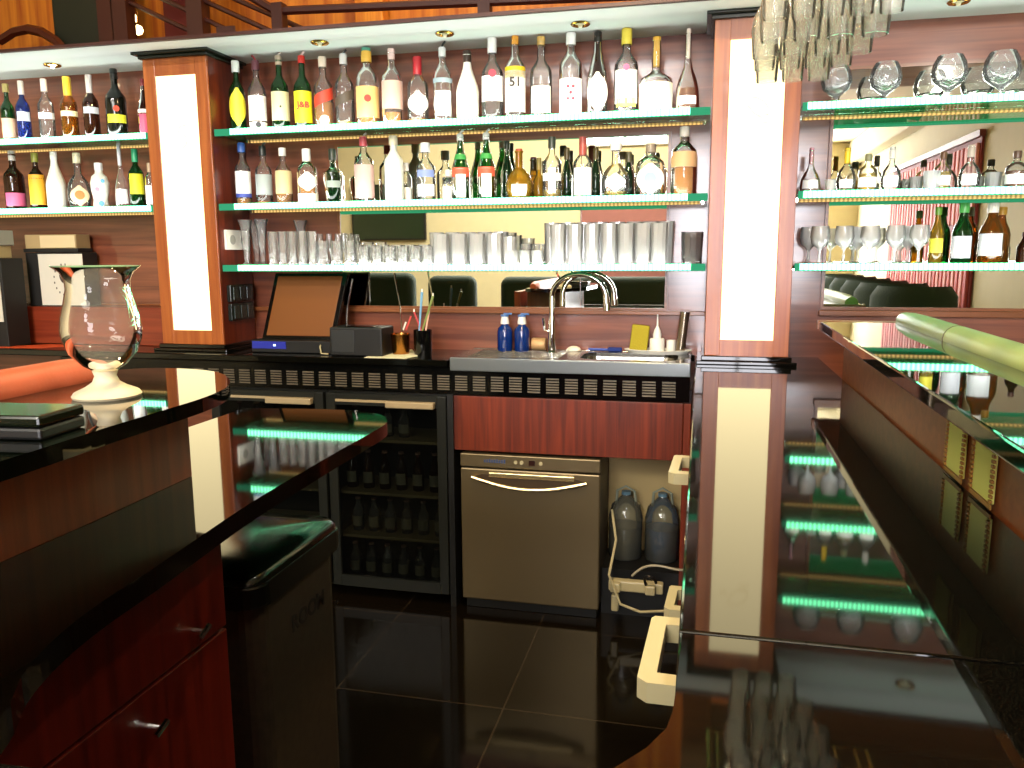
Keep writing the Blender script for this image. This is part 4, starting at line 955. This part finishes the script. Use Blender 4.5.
for xx in (-.10, .04): MB().box(xx-.02, xx+.02, -.05, -.018, .005, .045, .006).build('plug', M_cream_pl, ps_)
MB().box(-.115, -.085, -.05, -.02, -.075, -.005, .006).build('adapter', M_cream_pl, ps_)
q0 = at(611, 500, 3.15)
pts = [at(612, 510, 3.3), at(616, 540, 3.18), at(609, 575, 3.06), at(620, 604, 3.05), at(640, 612, 3.05), at(668, 611, 3.08), at(680, 613, 3.08)]
sm = []
for a, b_, c_ in zip(pts, pts[1:], pts[2:]): sm += [a*.5+b_*.5, b_]
tag(MB().tube([pts[0]]+sm+[pts[-1]], .0055, 8).build('white_hose', M_cream_pl, None, True), 'thin white hose looping down beside the dishwasher', 'hose')
pts = bez([at(632, 576, 3.13), at(650, 556, 3.12), at(668, 571, 3.1), at(684, 570, 3.12)], 14)
tag(MB().tube(pts, .005, 8).build('grey_cable', plain('grey cable', '#a8a08a', .5), None, True), 'pale cable arching over the power strip', 'cable')
pts = bez([at(646, 585, 3.09), at(640, 572, 3.07), at(655, 576, 3.07), at(656, 583, 3.09)], 10)
tag(MB().tube(pts, .006, 8).build('black_cable', M_black, None, True), 'short black cable plugged into the power strip', 'cable')

# ------------------------------------------------------------------ right cabinet with D handles
rc = thing('drawer_cabinet', 'dark cabinet under the right counter with white D-shaped handles', 'cabinet', (0, 0, 0))
MB().box(.02, .48, .3, 3.08, .08, 1.044).build('body', M_black, rc)
MB().box(.05, .48, .35, 3.08, 0, .08).build('plinth', M_black, rc)
fronts = [(.32, 1.40, .55, 1.036, 'a'), (.32, 1.40, .09, .54, 'b'), (1.42, 2.28, .70, 1.036, 'c'), (1.42, 2.28, .09, .69, 'd'), (2.30, 3.07, .09, 1.036, 'e')]
for (y0, y1, z0, z1, _) in fronts:
    MB().box(.006, .02, y0, y1, z0, z1, .002).build('drawer_front', wood('dark cabinet wood', '#200806', '#34100a', 'Z', rough=.3), rc)
for (y0, y1, z) in ((.955, 1.15, .95), (1.96, 2.15, .95), (1.90, 2.05, .62)):
    h = MB(); w_ = .068
    h.prism([(.0055, y0), (-w_*.75, y0), (-w_+.004, y0+.012), (-w_+.012, y1-.008), (-w_*.75, y1), (.0055, y1), (.0055, y1-.024), (-w_+.034, y1-.026), (-w_+.028, y0+.028), (.0055, y0+.026)], z-.014, z+.014)
    h.build('handle', M_cream_pl, rc)

# ------------------------------------------------------------------ right raised bar
def xe(y): return .372+.012*y
rb = thing('raised_bar', 'raised right bar with a glossy ledge top and green padded armrest', 'bar', (0, 0, 0))
Y1, Y0 = 2.96, .25
MB().prism([(xe(Y0), Y0), (xe(Y1), Y1), (xe(Y1)+.30, Y1), (xe(Y0)+.30, Y0)], 1.235, 1.265, .004).build('ledge_top', M_ledge, rb)
MB().prism([(xe(Y1)-.006, Y1), (xe(Y1)+.33, Y1), (xe(Y1)+.33, Y1+.035), (xe(Y1)-.006, Y1+.035)], 1.235, 1.267, .004).build('end_moulding', M_trimwood, rb)
wm = wood('bar upstand wood', '#7d3a12', '#964c20', 'X', rough=.45, coat=.05)
MB().prism([(.484, Y0), (.487, Y1-.03), (.66, Y1-.03), (.66, Y0)], 0, 1.2348).build('upstand', wm, rb)
o = MB(); n = 24
pts = [Vector((xe(y)+.274, y, 1.270)) for y in [Y0+(Y1-Y0)*i/n for i in range(n+1)]]
o.tube(pts, [.037]*(n-1)+[.036, .030], 16).build('padded_armrest', M_greenpad, rb, True)
for y in (2.35, 1.55, .9): 
    MB().tube([Vector((xe(y)+.274, y, 1.270)), Vector((xe(y)+.274, y+.006, 1.270))], .0377, 16).build('seam', plain('dark stitch', '#4f3a1c', .5), rb, True)
MB().prism([(xe(Y0)+.301, Y0), (xe(Y1)+.301, Y1), (xe(Y1)+.33, Y1), (xe(Y0)+.33, Y0)], 1.20, 1.262).build('wood_lip', M_trimwood, rb)
# outlets in the upstand
for k, (y0, y1) in enumerate(((1.575, 1.675), (1.42, 1.52))):
    t = thing('counter_outlet', ['far', 'near'][k]+' one of the two pale green ribbed outlet plates set in the right upstand', 'outlet', (.4836, y0, 1.088))
    MB().box(-.006, -.0005, 0, y1-y0, 0, .096, .002).build('plate', plain('pale lime plate', '#dfe07a', .5), t)
    g = MB()
    for j in range(11): g.box(-.010, -.006, -.006, .004, .003+j*.0085, .008+j*.0085).box(-.010, -.006, y1-y0-.004, y1-y0+.006, .003+j*.0085, .008+j*.0085)
    g.box(-.008, -.006, -.004, y1-y0+.004, -.008, 0)
    g.build('ribbed_frame', plain('ochre rib', '#9a6a24', .5), t)

# ------------------------------------------------------------------ left island: low counter + raised ledge
def smooth(pts, n=5):
    o = []
    P = [Vector(p) for p in pts]
    for i in range(len(P)-1):
        a, b, c, d = P[max(i-1, 0)], P[i], P[i+1], P[min(i+2, len(P)-1)]
        for k in range(n):
            t = k/n; o.append(tuple(.5*((2*b)+(c-a)*t+(2*a-5*b+4*c-d)*t*t+(3*b-a-3*c+d)*t**3)))
    return o+[tuple(P[-1])]
low = smooth([(-.605, .25), (-.605, .42), (-.606, .50), (-.63, .572), (-.672, .64), (-.700, .72), (-.714, .80), (-.722, .90), (-.732, 1.0), (-.750, 1.18), (-.758, 1.34), (-.764, 1.56), (-.767, 1.74), (-.772, 1.87), (-.795, 1.935), (-.84, 1.99), (-.93, 2.025), (-1.08, 2.02), (-1.25, 1.99)])+[(-1.25, .25)]
slab('countertop', low, ZC, .034, M_island, 'glossy black curved island counter on the left below the raised ledge', bev=.005)
ic = thing('island_cabinet', 'red mahogany island cabinet with drawers at lower left', 'cabinet', (0, 0, 0))
MB().box(-1.23, -.815, .28, 1.18, .07, 1.0415, .002).build('body', M_wood, ic)
MB().box(-1.20, -.86, .3, 1.15, 0, .07).build('plinth', M_black, ic)
ZD = .852
iw = wood('island drawer front', '#3c0a06', '#661a0c', 'Z', rough=.3)
for (y0, y1, z0, z1) in ((.28, 1.178, ZD+.006, 1.035), (.28, 1.178, .08, ZD)):
    f_ = MB().box(-.815, -.797, y0, y1, z0, z1, .002).build('drawer_front', iw, ic)
for (u, v) in ((192, 630), (148, 726)):
    d = at(u, v, 1)-Vector((0, 0, CAMZ)); s_ = -.797/d.x; q = Vector((0, 0, CAMZ))+d*s_
    MB().tube([(-.797, q.y, q.z), (-.775, q.y, q.z)], .004, 8).tube([(-.775, q.y-.012, q.z-.006), (-.772, q.y+.012, q.z+.006)], .005, 8).build('knob', M_chrome, ic, True)
# raised ledge
ZL = 1.2675
led_poly = smooth([(-.775, .25), (-.778, .6), (-.784, .78), (-.793, .92), (-.797, 1.05), (-.802, 1.16), (-.820, 1.25), (-.852, 1.32), (-.90, 1.385), (-.955, 1.435), (-1.02, 1.462), (-1.09, 1.468), (-1.15, 1.45), (-1.2, 1.40)])+[(-1.2, .25)]
li = thing('raised_ledge', 'raised glossy black left ledge with a coral padded armrest and wooden upstand', 'bar', (0, 0, 0))
MB().prism(led_poly, ZL-.024, ZL, .004).build('ledge_top', M_ledge, li)
iu = wood('upstand mahogany', '#6a260c', '#8a3c16', 'Z', rough=.35, coat=.2)
MB().prism([(-.95, .25), (-.948, 1.07), (-.958, 1.335), (-1.2, 1.335), (-1.2, .25)], ZC+.0005, ZL-.0245).build('upstand', iu, li)
pts = [Vector((-1.155, .25+i*.05, 1.276)) for i in range(23)]
MB().tube(pts, [.036]*21+[.033, .022], 16).build('padded_armrest', M_redpad, li, True)
MB().prism([(-1.30, .25), (-1.30, 1.31), (-1.255, 1.31), (-1.255, .25)], 0, 1.24).build('outer_panel', iu, li)

# vase
vz = thing('hurricane_vase', 'large clear hurricane glass vase with a frosted foot on the raised left ledge', 'vase', (-.967, 1.137, ZL+.0004))
s_ = 1.0
bw = MB().lathe([(0, .046), (.020, .046), (.034, .055), (.052, .075), (.061, .10), (.0625, .115), (.060, .135), (.053, .160), (.0485, .18), (.049, .195), (.055, .208), (.066, .2165)], n=40).build('bowl', glass('vase glass', (.99, 1, .985), .07, (1, 1, .9), 1.28), vz, True)
MB().lathe([(.066, .2165), (.0675, .2175), (.066, .2185), (.0645, .2175), (.066, .2165)], n=40).build('rim', glass('vase rim glass', (.7, .95, .75), .5, (.6, 1, .65), 1.5), vz, True)
MB().lathe([(0, 0), (.052, 0), (.054, .004), (.050, .010), (.033, .018), (.021, .026), (.017, .036), (.020, .0455), (0, .0455)], n=32).build('foot', M_frost, vz, True)
# bill folder box
bf = thing('menu_box', 'flat black box with a shiny top on the raised left ledge beside the vase', 'box', (-.905, .872, ZL+.0006), math.radians(6))
MB().box(-.085, .085, -.045, .045, 0, .016, .004).build('base', M_black, bf)
MB().box(-.085, .085, -.045, .045, .017, .032, .004).build('lid', plain('green reflection lid', '#10150c', .15), bf)  # green reflection on the black lid put into its colour

rr = thing('rear_light_blocker', 'unseen dark block added behind the viewer to cut low window light', 'bar', (0, -.75, 0))  # unseen block added to keep window light off the dishwasher
MB().box(-1.3, .9, -.25, .2, 0, 1.0).build('front', M_wood, rr)
MB().box(-1.32, .92, -.28, .24, 1.0, 1.04, .004).build('blocker_top', M_island, rr)
# ------------------------------------------------------------------ rubbish bin
bn = thing('waste_bin', 'tall dark waste bin with a printed front and domed black lid under the island counter', 'bin', (-1.04, 1.63, -.045+.045))
W, D = .155, .21
poly = ring_pts(0, 0, W, D, .05, 5)
b = MB().prism([(x*.92, y*.92) for x, y in poly], 0, .76)
b.build('bin_body', plain('grey brown tin', '#3b3126', .45, var=.55, vscale=42), bn)
MB().prism([(x*1.02, y*1.02) for x, y in poly], .76, .812, .006).build('lid_rim', plain('black lid rim', '#070a07', .3), bn)
lb = MB(); rows = []
for f_, z in ((1.0, .812), (.985, .826), (.93, .836), (.6, .844), (.2, .847)):
    rows.append([lb.b.verts.new((x*f_, y*f_, z)) for x, y in poly])
for A, B in zip(rows, rows[1:]):
    for i in range(len(A)): lb.b.faces.new((A[i], A[(i+1) % len(A)], B[(i+1) % len(A)], B[i]))
lb.b.faces.new(rows[-1])
lb.build('lid', plain('shiny black lid', '#0a120a', .16), bn, True)  # lid black carries the faint green of a reflection in its colour
ink = plain('bin print', '#1e1712', .6)
text_obj('ROOM', .055, ink, bn, (W*.92+.001, .03, .655), (PI/2, 0, PI/2), name='printed_word')
# ------------------------------------------------------------------ dining room behind (seen in the mirrors)
pk = [plain('coral blind light', '#eda09a', .7), plain('coral blind dark', '#d0605e', .7)]
wb = thing('slatted_blind', 'coral red and pink slatted wall blind seen in the right-hand mirror', 'blind', (2.49, -3.2, .95))
MB().box(-.02, 0, -1.75, 1.75, -.03, 1.62).build('backing', plain('blind backing', '#8e3538', .7), wb)
for r_ in range(2):
    for k in range(26):
        y = -1.72+k*.134
        MB().box(-.05, -.02, y, y+.085, .02+r_*.80, .75+r_*.80, .008).build('slat', pk[(k+r_) % 2], wb)
MB().box(-.055, 0, -1.78, 1.78, 1.60, 1.66).build('head_rail', plain('rail red brown', '#7a3a34', .5), wb)
# low cream wall pier and valance
struct('trim_8', MB().box(2.3, 2.5, -7.6, 1.15, 2.95, 3.3, .03), M_cream)
sf = plain('dark green velvet', '#0f2a14', .75, bump=.2, bscale=60)
def armchair(x, y, rz, label, group):
    t = thing('tub_chair', label, 'armchair', (x, y, 0), rz, group)
    MB().lathe([(.24, .30), (.34, .32), (.37, .6), (.36, 1.0), (.30, 1.08), (.25, 1.02), (.25, .45)], n=18, a0=PI*.02, a1=PI*.98).build('backrest', sf, t, True)
    MB().lathe([(0, .28), (.28, .28), (.31, .34), (.31, .44), (.27, .48), (0, .49)], n=20).build('seat', sf, t, True)
    for sx, sy in ((-1, -1), (1, -1), (-1, 1), (1, 1)): MB().tube([(sx*.2, sy*.2, 0), (sx*.2, sy*.2, .29)], .02, 6).build('leg', M_darkbrown, t)
    t.scale = (1, 1, 1.12)
    return t
for k in range(7):
    armchair(1.85, -.9-k*.80, 0, 'dark green tub chair in the rank mirrored at right', 'tub chairs along the side wall, mirrored at right')
def banquette(x0, x1, y, h, label):
    t = thing('high_backed_sofa', label, 'sofa', ((x0+x1)/2, y, 0)); W = (x1-x0)/2
    b = MB().box(-W, W, 0, .22, .12, h, .10, 5).build('backrest', sf, t, True)
    MB().box(-W+.05, W-.05, -.6, -.002, .12, .46, .06, 4).build('seat', sf, t, True)
    for sx in (-1, 1): MB().box(sx*(W-.12)-.03, sx*(W-.12)+.03, -.5, -.44, 0, .118).build('leg', M_darkbrown, t)
    for sx in (-1, 1): MB().box(sx*(W-.12)-.03, sx*(W-.12)+.03, .1, .16, 0, .118).build('leg', M_darkbrown, t)
banquette(-4.9, -3.25, -2.1, 1.30, 'dark green high-backed sofa mirrored behind the till')
banquette(-3.05, -2.48, -2.0, 1.27, 'narrow dark green high-backed seat mirrored above the pen cup')
banquette(-2.19, -.25, -2.0, 1.26, 'wide dark green high-backed sofa mirrored behind the tap')
t = thing('dining_table', 'long pale table beside the tub chairs, seen in the right-hand mirror', 'table', (1.05, -2.85, 0))
MB().box(-.3, .3, -1.6, 1.6, .73, .77, .006).build('table_top', plain('pale wood top', '#a58058', .3), t)
for sx in (-1, 1):
    for sy in (-1, 1): MB().box(sx*.25-.03, sx*.25+.03, sy*1.4-.03, sy*1.4+.03, 0, .73).build('leg', M_darkbrown, t)
# dark screen on the rear wall, red wall panel
tv = thing('wall_screen', 'large dark screen on the rear wall, mirrored behind the short tumblers', 'screen', (-5.78, -7.6, 1.82))
MB().box(-.74, .74, .002, .07, -.03, 1.0, .01).build('bezel', M_black, tv)
MB().box(-.70, .70, .07, .074, 0, .96).build('panel', plain('dark green screen', '#1a2a16', .3), tv)
q = at(625, 222, 14.5)
tag(MB().box(-2.12, -.60, -7.598, -7.56, 1.1, 2.7).build('red_wall_panel', plain('dusky red panel', '#8a5650', .6, var=.1)), 'dusky red panel on the rear wall, mirrored at the right of the middle bay', 'wall panel')
pl = thing('potted_plant', 'green potted plant on a bracket, mirrored behind the wine glasses', 'plant', (1.5, -6.6, 1.75))
MB().lathe([(0, -.25), (.12, -.25), (.16, 0), (.14, 0), (0, -.02)], n=16).build('pot', M_darkbrown, pl, True)
lf = MB()
for k in range(40):
    a = random.random()*2*PI; r = .1+.15*random.random(); h = .25*random.random()
    lf.face([(0, 0, 0), (r*math.cos(a-.15), r*math.sin(a-.15), h), (1.5*r*math.cos(a), 1.5*r*math.sin(a), h*.8), (r*math.cos(a+.15), r*math.sin(a+.15), h)])
lf.build('foliage', plain('leaf green', '#2a5a24', .6), pl)
# tall windows in the rear wall: bright sky panes
for k, (x0, x1, z0, z1) in enumerate(((-2.05, -.66, 3.42, 4.5), (-.52, 1.8, .8, 3.25))):
    o = MB().box(x0, x1, -7.6, -7.57, z0, z1).build('window_%d' % (k+1), emit('bright sky pane', (.95, .94, 1), 32)); o['kind'] = 'structure'
    f = MB().box(x0-.05, x0, -7.6, -7.54, z0-.05, z1+.05).box(x1, x1+.05, -7.6, -7.54, z0-.05, z1+.05).box(x0, x1, -7.6, -7.54, z0-.05, z0).box(x0, x1, -7.6, -7.54, z1, z1+.05).box((x0+x1)/2-.025, (x0+x1)/2+.025, -7.57, -7.54, z0, z1)
    f.build('window_frame', M_white, o)
